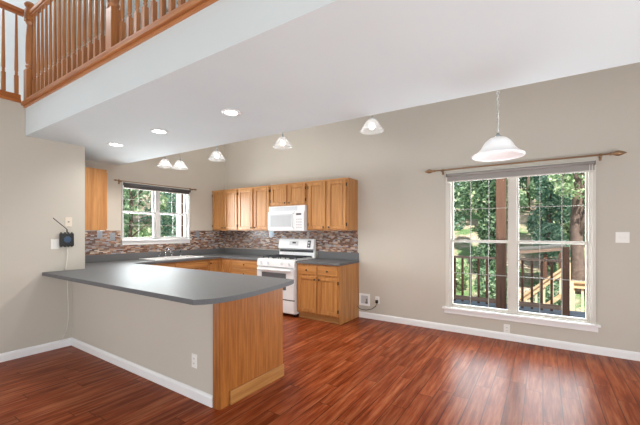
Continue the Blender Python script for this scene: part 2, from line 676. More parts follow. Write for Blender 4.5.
# skirting boards with a small top moulding
def baseboard(name, axis, a0, a1, c, d):
    prof = [(0, 0), (0.016, 0), (0.016, 0.066), (0.011, 0.082), (0.004, 0.090), (0, 0.090)]
    mb = MB()
    if axis == 'x':
        mb.prism([(c + d * p, z) for p, z in prof], a0, a1, 'x')
    else:
        mb.prism([(c + d * p, z) for p, z in prof], a0, a1, 'y')
    return struct(mb.build(name, TRIMW))


baseboard('baseboard_back', 'x', -2.48, XR, D - 0.0005, -1)
baseboard('baseboard_left', 'y', -0.5, 1.746, XL + 0.0005, 1)
baseboard('baseboard_peninsula', 'x', XL + 0.017, -2.170, 1.7455, -1)

# oak nosing on the loft edge
m = MB()
m.prism([(XL - 0.02, 1.262), (XL + 0.03, 1.262), (XR, 1.318), (XR, 1.385), (XL - 0.02, 1.33)], 2.775, 2.815)
m.prism([(XL - 0.02, 1.282), (XL + 0.03, 1.282), (XR, 1.338), (XR, 1.385), (XL - 0.02, 1.33)], 2.755, 2.775)
m.prism([(XL - 0.02, 1.290), (XR, 1.345), (XR, 1.420), (XL - 0.02, 1.36)], 2.815, 2.850)
struct(m.build('trim_1', RAILX, bevel=0.004), 'oak nosing along the loft edge under the near balusters', 'trim')
m = MB()
m.box(XL - 0.14, XL + 0.02, -1.2, 1.262, 2.80, 2.832)
m.box(XL - 0.12, XL + 0.005, -1.2, 1.262, 2.832, 2.890)
struct(m.build('trim_2', RAILY, bevel=0.004), 'oak cap on top of the left wall under the loft railing', 'trim')


# ------------------------------------------------------------------ windows
def window(name, tf, a0, a1, z0, z1, wcol, two_col, cas, label, rows, cols, sill_ext):
    """tf(u, depth towards the room, z). The opening a0..a1, z0..z1; depth 0 is the wall face."""
    root = thing(name, label, 'window', tf((a0 + a1) / 2, 0, z0))
    root['kind'] = 'structure'
    f = MB(tf)
    # frame set in the opening
    fw = 0.016
    f.box(a0, a0 + fw, -0.13, -0.01, z0, z1)
    f.box(a1 - fw, a1, -0.13, -0.01, z0, z1)
    f.box(a0 + fw, a1 - fw, -0.13, -0.01, z1 - fw, z1)
    f.box(a0 + fw, a1 - fw, -0.13, -0.01, z0, z0 + fw)
    mid = (a0 + a1) / 2
    f.box(mid - 0.040, mid + 0.040, -0.13, -0.02, z0 + fw, z1 - fw)
    f.build('window_frame', wcol, root, bevel=0.003)
    c = MB(tf)
    c.box(a0 - cas, a0 - 0.0005, 0.0005, 0.018, z0 - 0.0, z1 + cas * 0.6)
    c.box(a1 + 0.0005, a1 + cas, 0.0005, 0.018, z0 - 0.0, z1 + cas * 0.6)
    c.box(a0 - 0.0005, a1 + 0.0005, 0.0005, 0.018, z1 + 0.0005, z1 + cas * 0.6)
    c.build('casing', wcol, root, bevel=0.003)
    s = MB(tf)
    s.box(a0 - sill_ext, a1 + sill_ext, 0.0005, 0.055, z0 - 0.022, z0 + 0.002)
    s.box(a0 - sill_ext + 0.02, a1 + sill_ext - 0.02, 0.0005, 0.022, z0 - 0.085, z0 - 0.022)
    s.build('window_sill', TRIMW, root, bevel=0.004)
    for h0, h1 in ((a0 + fw, mid - 0.040), (mid + 0.040, a1 - fw)):
        zm = (z0 + z1) / 2
        for b0, b1, dep in ((zm - 0.018, z1 - fw, -0.105), (z0 + fw, zm + 0.018, -0.07)):
            sh = MB(tf)
            e = 0.022
            sh.box(h0, h0 + e, dep, dep + 0.032, b0, b1)
            sh.box(h1 - e, h1, dep, dep + 0.032, b0, b1)
            sh.box(h0 + e, h1 - e, dep, dep + 0.032, b0, b0 + e + 0.002)
            sh.box(h0 + e, h1 - e, dep, dep + 0.032, b1 - e, b1)
            sa = sh.build('sash', wcol, root, bevel=0.002)
            mu = MB(tf)
            for i in range(1, cols):
                u = h0 + e + (h1 - h0 - 2 * e) * i / cols
                mu.box(u - 0.0042, u + 0.0042, dep + 0.0165, dep + 0.022, b0 + e, b1 - e)
            for i in range(1, rows):
                v = b0 + e + (b1 - b0 - 2 * e) * i / rows
                mu.box(h0 + e, h1 - e, dep + 0.0165, dep + 0.0215, v - 0.0042, v + 0.0042)
            mu.build('muntin', GRILLE, sa)
            g = MB(tf)
            g.box(h0 + e, h1 - e, dep + 0.013, dep + 0.016, b0 + e, b1 - e)
            g.build('window_pane', GLASS, sa)
    return root


ptf = lambda u, dpt, z: (u, D - dpt, z)
ktf = lambda u, dpt, z: (XW + dpt, u, z)
window('window_1', ptf, P0, P1, PZ0, PZ1, VINYL, True, 0.048, 'wide double window looking out onto the wooden deck', 2, 3, 0.088)
window('window_2', ktf, K0, K1, KZ0, KZ1, KVINYL, True, 0.022, 'small white double window over the kitchen sink', 2, 2, 0.035)


# ------------------------------------------------------------------ cabinets
def knob(tf, u, w0, v, parent):
    mb = MB()
    p = Vector(tf(u, w0, v))
    q = Vector(tf(u, w0 + 1, v)) - p
    mb.tube([p, p + q * 0.012], 0.006, 8)
    mb.tube([p + q * 0.010, p + q * 0.015, p + q * 0.022, p + q * 0.026], [0.008, 0.015, 0.015, 0.008], 12)
    return mb.build('knob', BRONZE, parent, smooth=True)


def panel_door(tf, u0, u1, v0, v1, parent, kn=None, hinge=None, fw=0.052):
    f = MB(tf)
    f.box(u0, u0 + fw, 0.0015, 0.020, v0, v1)
    f.box(u1 - fw, u1, 0.0015, 0.020, v0, v1)
    f.box(u0 + fw, u1 - fw, 0.0015, 0.020, v0, v0 + fw)
    f.box(u0 + fw, u1 - fw, 0.0015, 0.020, v1 - fw, v1)
    d = f.build('door', OAKZ, parent, bevel=0.004)
    p = MB(tf)
    p.box(u0 + fw - 0.002, u1 - fw + 0.002, 0.002, 0.005, v0 + fw - 0.002, v1 - fw + 0.002)
    p.box(u0 + fw + 0.016, u1 - fw - 0.016, 0.005, 0.012, v0 + fw + 0.016, v1 - fw - 0.016)
    p.build('door_panel', OAKZ, d, bevel=0.003)
    if kn:
        knob(tf, kn[0], 0.020, kn[1], d)
    if hinge is not None:
        for v in (v0 + 0.07, v1 - 0.07):
            h = MB(tf)
            h.box(hinge - 0.006, hinge + 0.006, 0.0015, 0.024, v - 0.025, v + 0.025)
            h.build('hinge', BRONZE, d)
    return d


def drawer_front(tf, u0, u1, v0, v1, parent, mat, kn=True):
    f = MB(tf)
    f.box(u0, u1, 0.0015, 0.020, v0, v1)
    d = f.build('drawer', mat, parent, bevel=0.006)
    if kn:
        knob(tf, (u0 + u1) / 2, 0.020, (v0 + v1) / 2, d)
    return d


def carcass(mb_bounds, parent, mat=OAKZ):
    m = MB()
    m.box(*mb_bounds)
    return m.build('carcass', mat, parent, bevel=0.003)


YU = D - 0.33
YB = D - 0.61
UZ0, UZ1 = 1.40, 2.215


def upper(label, x0, x1, z0, z1, doors, low_knob=True):
    t = thing('wall_cabinet', label, 'cabinet', ((x0 + x1) / 2, D, z0), 'oak wall cabinets on the back wall')
    carcass((x0, x1, YU, D - 0.001, z0, z1), t)
    m = MB()
    m.box(x0 - 0.0, x1 + 0.0, YU - 0.008, YU - 0.0005, z1 - 0.028, z1)
    m.build('top_rail', OAKX, t)
    tf = back_tf(YU)
    for (u0, u1, side) in doors:
        ku = u1 - 0.027 if side == 'r' else u0 + 0.027
        hu = u0 - 0.006 if side == 'r' else u1 + 0.006
        panel_door(tf, u0, u1, z0 + 0.022, z1 - 0.032, t, (ku, z0 + 0.052), hu)
    return t


upper('oak wall cabinet in the corner, leftmost two doors beside the window wall', XW + 0.003, -4.935, UZ0, UZ1,
      [(-5.67, -5.335, 'r'), (-5.300, -4.955, 'l')])
upper('oak wall cabinet left of the microwave, two tall doors', -4.932, -4.105, UZ0, UZ1,
      [(-4.912, -4.535, 'r'), (-4.495, -4.125, 'l')])
upper('short oak wall cabinet directly above the microwave', -4.102, -3.285, 1.825, UZ1,
      [(-4.075, -3.715, 'r'), (-3.670, -3.315, 'l')])
upper('oak wall cabinet right of the microwave with exposed end panel', -3.282, -2.504, UZ0, UZ1,
      [(-3.245, -2.915, 'r'), (-2.865, -2.535, 'l')])

# cabinet hung on the return of the left wall, only its end shows
t = thing('wall_cabinet', 'oak wall cabinet end panel at the wall corner left of the kitchen window', 'cabinet', (-5.30, 1.9, UZ0))
carcass((XW + 0.003, -4.925, 1.887, 2.192, UZ0, UZ1), t)
m = MB()
m.box(-4.9245, -4.918, 1.887, 2.192, UZ0, UZ1)
m.build('end_panel', OAKZ, t, bevel=0.002)
tf = lambda u, w_, v: (u, 2.192 + w_, v)
panel_door(tf, -5.66, -5.31, UZ0 + 0.02, UZ1 - 0.03, t, (-5.34, UZ0 + 0.05))
panel_door(tf, -5.28, -4.94, UZ0 + 0.02, UZ1 - 0.03, t, (-5.25, UZ0 + 0.05))


def base_back(label, x0, x1, zt=0.875):
    t = thing('base_cabinet', label, 'cabinet', ((x0 + x1) / 2, D, 0), 'oak base cabinets')
    carcass((x0, x1, YB, D - 0.001, 0.10, zt), t)
    k = MB()
    k.box(x0, x1 - 0.006, YB + 0.055, D - 0.02, 0.001, 0.0995)
    k.build('toe_kick', LIGHTOAKX, t)
    return t


t = base_back('oak base cabinet right of the white stove, two drawers over two doors', -3.283, -2.500)
m = MB()
m.box(-2.4995, -2.488, YB + 0.002, D - 0.001, 0.001, 0.875)
m.build('end_panel', OAKZ, t, bevel=0.002)
tf = back_tf(YB)
drawer_front(tf, -3.255, -2.895, 0.715, 0.848, t, OAKX)
drawer_front(tf, -2.865, -2.520, 0.715, 0.848, t, OAKX)
panel_door(tf, -3.255, -2.895, 0.125, 0.685, t, (-2.922, 0.645))
panel_door(tf, -2.865, -2.520, 0.125, 0.685, t, (-2.838, 0.645), -2.514)

t = base_back('oak drawer cabinet left of the white stove', -4.790, -4.118)
for v0, v1 in ((0.725, 0.850), (0.54, 0.705), (0.335, 0.52), (0.125, 0.315)):
    drawer_front(tf, -4.765, -4.145, v0, v1, t, OAKX)

XF = -5.09
t = thing('corner_cabinet', 'oak corner base cabinet whose two doors meet in an inside corner', 'cabinet', (-5.4, 4.6, 0))
m = MB()
m.prism([(XW + 0.001, 3.965), (XF, 3.965), (XF, YB), (-4.793, YB), (-4.793, D - 0.001), (XW + 0.001, D - 0.001)], 0.10, 0.875)
m.build('carcass', OAKZ, t)
m = MB()
m.prism([(XW + 0.02, 3.97), (XF - 0.055, 3.97), (XF - 0.055, YB + 0.055), (-4.80, YB + 0.055), (-4.80, D - 0.02), (XW + 0.02, D - 0.02)], 0.001, 0.0995)
m.build('toe_kick', LIGHTOAKX, t)
panel_door(side_tf(XF), 3.985, YB - 0.022, 0.125, 0.848, t, (4.012, 0.80))
panel_door(back_tf(YB), XF + 0.022, -4.815, 0.125, 0.848, t)

t = thing('sink_cabinet', 'oak base cabinet under the sink along the window wall', 'cabinet', (-5.4, 3.3, 0))
carcass((XW + 0.001, XF, 2.62, 3.9625, 0.10, 0.74), t)
m = MB()
m.box(XF - 0.02, XF, 2.62, 3.9625, 0.7405, 0.875)
m.build('front_rail', OAKY, t)
k = MB()
k.box(XW + 0.02, XF - 0.055, 2.62, 3.96, 0.001, 0.0995)
k.build('toe_kick', LIGHTOAKX, t)
stf = side_tf(XF)
for u0, u1 in ((2.65, 3.29), (3.31, 3.945)):
    drawer_front(stf, u0, u1, 0.745, 0.848, t, OAKY, False)
    panel_door(stf, u0, u1, 0.125, 0.71, t, (u1 - 0.03 if u0 < 3 else u0 + 0.03, 0.66))

# peninsula
t = thing('peninsula_cabinet', 'oak peninsula base with broad end panel facing the dining area', 'cabinet', (-3.2, 2.2, 0))
m = MB()
m.box(-4.79, -2.125, 1.8865, 2.495, 0.10, 0.8755)
m.build('carcass', OAKZ, t)
m = MB()
m.box(-4.79, -2.13, 1.90, 2.44, 0.001, 0.0995)
m.build('toe_kick', LIGHTOAKX, t)
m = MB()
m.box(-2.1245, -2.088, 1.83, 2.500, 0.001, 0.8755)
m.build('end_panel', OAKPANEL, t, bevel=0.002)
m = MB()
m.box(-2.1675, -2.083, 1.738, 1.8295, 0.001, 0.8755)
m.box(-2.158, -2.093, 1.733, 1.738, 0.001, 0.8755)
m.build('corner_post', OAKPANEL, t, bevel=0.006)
m = MB()
m.box(-2.0875, -2.070, 1.835, 2.500, 0.001, 0.112)
m.build('toe_board', LIGHTOAK, t, bevel=0.004)
pf = lambda u, w_, v: (u, 2.495 + w_, v)
for i in range(4):
    u0 = -4.30 + i * 0.54
    drawer_front(pf, u0 + 0.01, u0 + 0.52, 0.725, 0.85, t, OAKX)
    panel_door(pf, u0 + 0.01, u0 + 0.52, 0.125, 0.70, t, (u0 + 0.05, 0.66))

# ------------------------------------------------------------------ counters
CZ0, CZ1 = 0.877, 0.915
SX0, SX1, SY0, SY1 = -5.60, -5.15, 3.02, 3.90      # sink cut-out
t = thing('countertop', 'grey U-shaped countertop with the rounded peninsula end', 'countertop', (-3.4, 2.0, CZ0))
m = MB()
edge = [(-2.012, 1.450), (-1.958, 1.510), (-1.918, 1.590), (-1.900, 1.69), (-1.895, 1.82), (-1.903, 1.97), (-1.925, 2.14), (-1.955, 2.32),
        (-1.995, 2.50), (-2.030, 2.595), (-2.045, 2.605)]

def smooth_pts(p, n=4):
    out = [p[0]]
    for i in range(len(p) - 1):
        a, b = Vector(p[max(0, i - 1)]), Vector(p[i])
        c, e = Vector(p[i + 1]), Vector(p[min(len(p) - 1, i + 2)])
        for k in range(1, n + 1):
            q = k / n
            v = 0.5 * ((2 * b) + (c - a) * q + (2 * a - 5 * b + 4 * c - e) * q * q + (3 * b - a - 3 * c + e) * q ** 3)
            out.append((v.x, v.y))
    return out


m.prism([(XL + 0.001, 1.450)] + smooth_pts(edge) + [(-5.06, 2.605), (XW + 0.001, 2.605), (XW + 0.001, 1.887), (XL + 0.001, 1.887)], CZ0, CZ1)
m.box(XW + 0.001, SX0, 2.605, 4.25, CZ0, CZ1)
m.box(SX1, -5.06, 2.605, 4.25, CZ0, CZ1)
m.box(SX0, SX1, 2.605, SY0, CZ0, CZ1)
m.box(SX0, SX1, SY1, 4.25, CZ0, CZ1)
m.box(XW + 0.001, -4.121, 4.25, D - 0.001, CZ0, CZ1)
bmesh.ops.remove_doubles(m.bm, verts=m.bm.verts, dist=0.0004)
m.build('slab', COUNTER, t)
m = MB()
m.box(XW + 0.001, XW + 0.02, 1.888, D - 0.022, CZ1 + 0.0003, 1.025)
m.box(XW + 0.001, -4.121, D - 0.020, D - 0.001, CZ1 + 0.0003, 1.025)
m.build('splash_strip', COUNTER, t, bevel=0.003)
t = thing('countertop', 'short grey countertop right of the stove', 'countertop', (-2.9, 4.6, CZ0))
m = MB()
m.box(-3.285, -2.478, 4.25, D - 0.001, CZ0, CZ1)
m.build('slab', COUNTER, t, bevel=0.006)
m = MB()
m.box(-3.285, -2.486, D - 0.020, D - 0.001, CZ1 + 0.0003, 1.035)
m.build('splash_strip', COUNTER, t, bevel=0.003)

m = MB()
m.box(XW + 0.0205, -2.506, D - 0.009, D - 0.0005, 1.0355, 1.3985)
tag(m.build('tile_backsplash', TILEX, at=(0, 0, 0)), 'brown and grey mosaic strip tile backsplash along the back wall behind the stove', 'backsplash')
m = MB()
m.box(XW + 0.0005, XW + 0.009, 1.8875, K0 - 0.036, 1.0255, 1.3985)
m.box(XW + 0.0005, XW + 0.009, K1 + 0.036, D - 0.010, 1.0255, 1.3985)
m.box(XW + 0.0005, XW + 0.009, K0 - 0.036, K1 + 0.036, 1.0255, KZ0 - 0.087)
bmesh.ops.remove_doubles(m.bm, verts=m.bm.verts, dist=0.0002)
tag(m.build('tile_backsplash', TILEY, at=(0, 0, 0)), 'brown and grey mosaic strip tile backsplash under the kitchen window', 'backsplash')

# sink and taps
t = thing('kitchen_sink', 'white double bowl sink set in the grey counter under the window', 'sink', (-5.375, 3.46, 0.76))
m = MB()
rim = 0.035
m.box(SX0 - 0.02, SX0 + rim, SY0 - 0.02, SY1 + 0.02, CZ1 + 0.0005, CZ1 + 0.014)
m.box(SX1 - rim, SX1 + 0.02, SY0 - 0.02, SY1 + 0.02, CZ1 + 0.0005, CZ1 + 0.014)
m.box(SX0 + rim, SX1 - rim, SY0 - 0.02, SY0 + rim, CZ1 + 0.0005, CZ1 + 0.014)
m.box(SX0 + rim, SX1 - rim, SY1 - rim, SY1 + 0.02, CZ1 + 0.0005, CZ1 + 0.014)
ym = (SY0 + SY1) / 2
m.box(SX0 + rim, SX1 - rim, ym - 0.025, ym + 0.025, CZ1 - 0.03, CZ1 + 0.012)
m.build('rim', SINK, t, bevel=0.006)
for b0, b1 in ((SY0 + rim, ym - 0.025), (ym + 0.025, SY1 - rim)):
    b = MB()
    b.box(SX0 + 0.02, SX0 + rim, b0, b1, 0.76, CZ1)
    b.box(SX1 - rim, SX1 - 0.02, b0, b1, 0.76, CZ1)
    b.box(SX0 + rim, SX1 - rim, b0, b0 + 0.012, 0.76, CZ1)
    b.box(SX0 + rim, SX1 - rim, b1 - 0.012, b1, 0.76, CZ1)
    b.box(SX0 + 0.02, SX1 - 0.02, b0, b1, 0.748, 0.76)
    b.build('bowl', SINK, t)
t = thing('faucet', 'chrome faucet with two handles behind the white sink', 'faucet', (-5.615, 3.46, CZ1))
fx = -5.594
zt = CZ1 + 0.0145
m = MB()
m.box(fx - 0.022, fx + 0.022, 3.30, 3.62, zt, zt + 0.012)
m.build('deck_plate', CHROME, t, bevel=0.005)
m = MB()
m.tube([(fx, 3.46, zt + 0.012), (fx, 3.46, zt + 0.08), (fx + 0.03, 3.46, zt + 0.125), (fx + 0.09, 3.46, zt + 0.135), (fx + 0.15, 3.46, zt + 0.115), (fx + 0.165, 3.46, zt + 0.085)], 0.011)
m.build('spout', CHROME, t, smooth=True)
for yy in (3.34, 3.58):
    m = MB()
    m.tube([(fx, yy, zt + 0.012), (fx, yy, zt + 0.05)], [0.018, 0.012])
    m.tube([(fx - 0.01, yy, zt + 0.056), (fx + 0.05, yy, zt + 0.072)], [0.009, 0.006])
    m.build('handle', CHROME, t, smooth=True)
m = MB()
m.tube([(fx, 3.76, zt), (fx, 3.76, zt + 0.02), (fx, 3.76, zt + 0.10), (fx + 0.02, 3.76, zt + 0.125)], [0.018, 0.012, 0.012, 0.016])
tag(m.build('sink_sprayer', CHROME, smooth=True), 'slim chrome side sprayer right of the faucet', 'sprayer')

# ------------------------------------------------------------------ stove
SX, SE = -4.108, -3.298
t = thing('stove', 'white freestanding gas stove between the base cabinets', 'stove', ((SX + SE) / 2, 4.5, 0))
YF = 4.25
m = MB()
m.box(SX, SE, YF, D - 0.03, 0.05, 0.905)
m.build('body', APPL, t, bevel=0.004)
for fx_ in (SX + 0.05, SE - 0.05):
    for fy_ in (YF + 0.06, D - 0.1):
        m = MB()
        m.tube([(fx_, fy_, 0.001), (fx_, fy_, 0.051)], 0.02)
        m.build('foot', BLACK, t)
m = MB()
m.box(SX + 0.006, SE - 0.006, YF - 0.028, YF - 0.001, 0.065, 0.262)
dr = m.build('warming_drawer', APPL, t, bevel=0.006)
m = MB()
m.box(SX + 0.006, SE - 0.006, YF - 0.012, YF - 0.001, 0.264, 0.280)
m.build('drawer_gap', BLACK, dr)
m = MB()
m.box(SX + 0.006, SE - 0.006, YF - 0.032, YF - 0.001, 0.282, 0.775)
dr = m.build('oven_door', APPL, t, bevel=0.006)
m = MB()
m.box(SX + 0.12, SE - 0.16, YF - 0.0345, YF - 0.0322, 0.43, 0.700)
m.build('door_glass', OVENGL, dr, bevel=0.001)
m = MB()
m.tube([(SX + 0.05, YF - 0.062, 0.748), (SE - 0.05, YF - 0.062, 0.748)], 0.014)
m.box(SX + 0.06, SX + 0.085, YF - 0.062, YF - 0.0322, 0.737, 0.759)
m.box(SE - 0.085, SE - 0.06, YF - 0.062, YF - 0.0322, 0.737, 0.759)
m.build('handle', APPL, dr, bevel=0.003)
m = MB()
m.box(SX + 0.03, SE - 0.03, YF - 0.006, YF - 0.001, 0.777, 0.792)
m.build('vent_slot', APPL2, t)
m = MB()
m.prism([(YF - 0.001, 0.795), (YF - 0.030, 0.800), (YF - 0.010, 0.915), (YF + 0.05, 0.925), (YF + 0.05, 0.906), (YF - 0.001, 0.906)], SX, SE, 'x')
cp = m.build('control_panel', APPL, t, bevel=0.004)
for i in range(5):
    kx = SX + 0.10 + i * (SE - SX - 0.20) / 4
    if i == 2:
        continue
    m = MB()
    m.tube([(kx, YF - 0.021, 0.857), (kx, YF - 0.036, 0.854)], 0.026, 16)
    m.box(kx - 0.005, kx + 0.005, YF - 0.052, YF - 0.036, 0.834, 0.876)
    m.build('knob', APPL, cp, bevel=0.002)
m = MB()
m.box(SX, SE, YF + 0.05, D - 0.09, 0.906, 0.922)
m.build('cooktop', APPL, t, bevel=0.004)
for gx0, gx1 in ((SX + 0.04, (SX + SE) / 2 - 0.015), ((SX + SE) / 2 + 0.015, SE - 0.04)):
    m = MB()
    for yy in (YF + 0.09, YF + 0.28, D - 0.13):
        m.box(gx0, gx1, yy - 0.007, yy + 0.007, 0.944, 0.958)
    for k in range(4):
        xx = gx0 + 0.007 + (gx1 - gx0 - 0.014) * k / 3
        m.box(xx - 0.006, xx + 0.006, YF + 0.085, D - 0.125, 0.944, 0.957)
        for yy in (YF + 0.09, D - 0.13):
            m.box(xx - 0.006, xx + 0.006, yy - 0.006, yy + 0.006, 0.9225, 0.946)
    m.build('grate', IRON, t)
    for yy in (YF + 0.185, D - 0.23):
        m = MB()
        m.tube([((gx0 + gx1) / 2, yy, 0.9225), ((gx0 + gx1) / 2, yy, 0.94)], [0.05, 0.04], 16)
        m.build('burner', IRON, t)
m = MB()
m.prism([(D - 0.03, 0.906), (D - 0.089, 0.906), (D - 0.082, 1.055), (D - 0.12, 1.075), (D - 0.085, 1.235), (D - 0.07, 1.25), (D - 0.03, 1.25)], SX + 0.008, SE - 0.008, 'x')
bg = m.build('backguard', APPL, t, bevel=0.005)


def bgp(u, w_, v):      # plane of the sloped control face of the backguard
    a = (v - 1.075) / 0.16
    return (u, D - 0.12 + 0.035 * a - w_, v)


m = MB()
m.box(SX + 0.03, SE - 0.03, D - 0.092, D - 0.0835, 1.012, 1.052)
m.build('dark_vent', IRON, bg)
m = MB(bgp)
xc = (SX + SE) / 2 - 0.04
m.box(xc - 0.10, xc + 0.10, 0.001, 0.004, 1.13, 1.205)
m.build('control_plate', APPL2, bg)
m = MB(bgp)
m.box(xc - 0.035, xc + 0.045, 0.004, 0.006, 1.165, 1.195)
m.build('display', BLACK, bg)
m = MB(bgp)
m.box(SE - 0.145, SE - 0.075, 0.001, 0.004, 1.10, 1.222)
m.build('end_badge', IRON, bg, bevel=0.002)
m = MB(bgp)
m.box(SE - 0.125, SE - 0.095, 0.004, 0.012, 1.12, 1.15)
m.box(SE - 0.125, SE - 0.095, 0.004, 0.012, 1.17, 1.20)
m.build('oven_switch', APPL2, bg)

# ------------------------------------------------------------------ microwave
MX0, MX1, MYF, MZ0, MZ1 = -4.094, -3.292, 4.51, 1.388, 1.8235
t = thing('microwave', 'white over-the-range microwave between the oak wall cabinets', 'microwave', ((MX0 + MX1) / 2, 4.7, MZ0))
m = MB()
m.box(MX0, MX1, MYF, D - 0.0095, MZ0, MZ1)
m.build('body', APPL, t, bevel=0.005)
tf = back_tf(MYF)
m = MB(tf)
m.box(MX0 + 0.004, MX1 - 0.20, 0.001, 0.028, MZ0 + 0.008, MZ1 - 0.10)
dr = m.build('door', APPL, t, bevel=0.006)
m = MB(tf)
m.box(MX0 + 0.07, MX1 - 0.275, 0.0283, 0.031, MZ0 + 0.085, MZ1 - 0.165)
m.build('door_window', MWGL, dr, bevel=0.001)
m = MB(tf)
m.box(MX0 + 0.05, MX1 - 0.255, 0.0281, 0.0295, MZ0 + 0.065, MZ1 - 0.145)
m.build('window_border', APPL2, dr)
m = MB()
hx = MX1 - 0.222
m.tube([(hx, MYF - 0.028, MZ0 + 0.05), (hx, MYF - 0.055, MZ0 + 0.07), (hx, MYF - 0.06, MZ0 + 0.18), (hx, MYF - 0.055, MZ0 + 0.28), (hx, MYF - 0.028, MZ0 + 0.30)], 0.010)
m.build('handle', APPL, dr, smooth=True)
m = MB(tf)
m.box(MX1 - 0.196, MX1 - 0.004, 0.001, 0.026, MZ0 + 0.008, MZ1 - 0.10)
cp = m.build('control_panel', APPL, t, bevel=0.005)
m = MB(tf)
m.box(MX1 - 0.165, MX1 - 0.06, 0.0263, 0.028, MZ1 - 0.165, MZ1 - 0.135)
m.build('display', BLACK, cp)
for r in range(4):
    for c in range(3):
        m = MB(tf)
        u = MX1 - 0.165 + c * 0.042
        v = MZ0 + 0.05 + r * 0.045
        m.box(u, u + 0.032, 0.0263, 0.0285, v, v + 0.026)
        m.build('button', APPL2, cp)
m = MB(tf)
for i in range(5):
    m.box(MX0 + 0.07, MX1 - 0.16, 0.0005, 0.006, MZ1 - 0.083 + i * 0.014, MZ1 - 0.075 + i * 0.014)
m.build('vent_grille', APPL2, t)


# ------------------------------------------------------------------ ceiling lights
def can_light(x, y, label):
    t = thing('recessed_light', label, 'ceiling light', (x, y, ZS), 'recessed lights in the flat ceiling')
    m = MB()
    m.lathe((x, y, ZS), [(0.058, -0.006), (0.085, -0.005), (0.088, -0.0005), (0.058, -0.0005), (0.058, -0.006)], 32)
    m.build('trim_ring', TRIMW, t, smooth=True)
    m = MB()
    m.lathe((x, y, ZS), [(0.0005, -0.007), (0.04, -0.0042), (0.0575, -0.004), (0.0575, -0.0005), (0.0005, -0.0005)], 32)
    m.build('lens', LENS, t, smooth=True)
    d = bpy.data.lights.new('downlight', 'SPOT')
    d.energy = 13
    d.color = (1.0, 0.97, 0.93)
    d.spot_size = math.radians(150)
    d.spot_blend = 0.7
    d.shadow_soft_size = 0.05
    lo = bpy.data.objects.new('downlight', d)
    lo.location = (0, 0, -0.03)
    lo.parent = t
    COL.objects.link(lo)
    return t


can_light(-4.36, 2.04, 'recessed ceiling light nearest the left wall, smallest of the three')
can_light(-3.39, 2.03, 'middle recessed ceiling light of the three over the peninsula')
can_light(-2.32, 2.06, 'recessed ceiling light farthest from the left wall, largest of the three')


def vault_z(y):
    return 3.95 + (D + 0.15 - y) * (5.55 - 3.95) / (D + 0.15 - 0.8)


def mini_pendant(x, y, zr, label):
    t = thing('mini_pendant', label, 'pendant light', (x, y, zr), 'small glass pendants beyond the ceiling edge')
    m = MB()
    prof = [(0.112, 0.000), (0.110, 0.006), (0.096, 0.026), (0.080, 0.048), (0.066, 0.075), (0.050, 0.098), (0.030, 0.112), (0.014, 0.116)]
    inner = [(r - 0.003, h - 0.003) for r, h in prof[::-1]]
    m.lathe((x, y, zr), prof + inner, 28)
    m.build('lamp_shade', MINIGL, t, smooth=True)
    m = MB()
    m.ball((x, y, zr + 0.045), 0.028, 12)
    m.build('bulb', BULB, t, smooth=True)
    m = MB()
    m.tube([(x, y, zr + 0.07), (x, y, zr + 0.14)], [0.014, 0.012], 10)
    m.build('socket', CHROME, t)
    m = MB()
    m.tube([(x, y, zr + 0.14), (x, y, vault_z(y) - 0.02)], 0.004, 6)
    m.build('cord', CHROME, t)
    m = MB()
    m.tube([(x, y, vault_z(y) - 0.03), (x, y, vault_z(y) + 0.01)], [0.05, 0.055], 16)
    m.build('canopy', CHROME, t)
    d = bpy.data.lights.new('bulb_light', 'SPOT')
    d.energy = 27
    d.spot_size = math.radians(165)
    d.spot_blend = 0.5
    d.color = (1.0, 0.95, 0.88)
    d.shadow_soft_size = 0.05
    lo = bpy.data.objects.new('bulb_light', d)
    lo.location = (0, 0, -0.01)
    lo.parent = t
    COL.objects.link(lo)
    return t


mini_pendant(-1.363, 2.95, 2.345, 'small glass pendant nearest the large hanging lamp')
mini_pendant(-2.467, 2.95, 2.345, 'small glass pendant above the oak cabinet right of the microwave')
mini_pendant(-3.596, 2.95, 2.335, 'small glass pendant just left of the kitchen wall corner')
mini_pendant(-4.409, 2.95, 2.303, 'small glass pendant above the kitchen window, right one of the close pair')
mini_pendant(-4.750, 2.93, 2.360, 'small glass pendant above the kitchen window, left one of the close pair')

for vx, vy in ((-4.9, 3.9), (-3.6, 3.7)):  # unseen spots without fixtures, added to brighten the kitchen walls
    d = bpy.data.lights.new('vault_fill', 'SPOT')
    d.energy = 46
    d.spot_size = math.radians(140)
    d.spot_blend = 0.8
    d.color = (1.0, 0.96, 0.91)
    d.shadow_soft_size = 0.08
    lo = bpy.data.objects.new('vault_fill', d)
    lo.location = (vx, vy, vault_z(vy) - 0.05)
    COL.objects.link(lo)

d = bpy.data.lights.new('loft_fill', 'POINT')  # unseen point light added to brighten the loft wall and balusters
d.energy = 36
d.color = (0.97, 0.98, 1.0)
d.shadow_soft_size = 0.15
lo = bpy.data.objects.new('loft_fill', d)
lo.location = (-5.7, 0.5, 4.9)
COL.objects.link(lo)

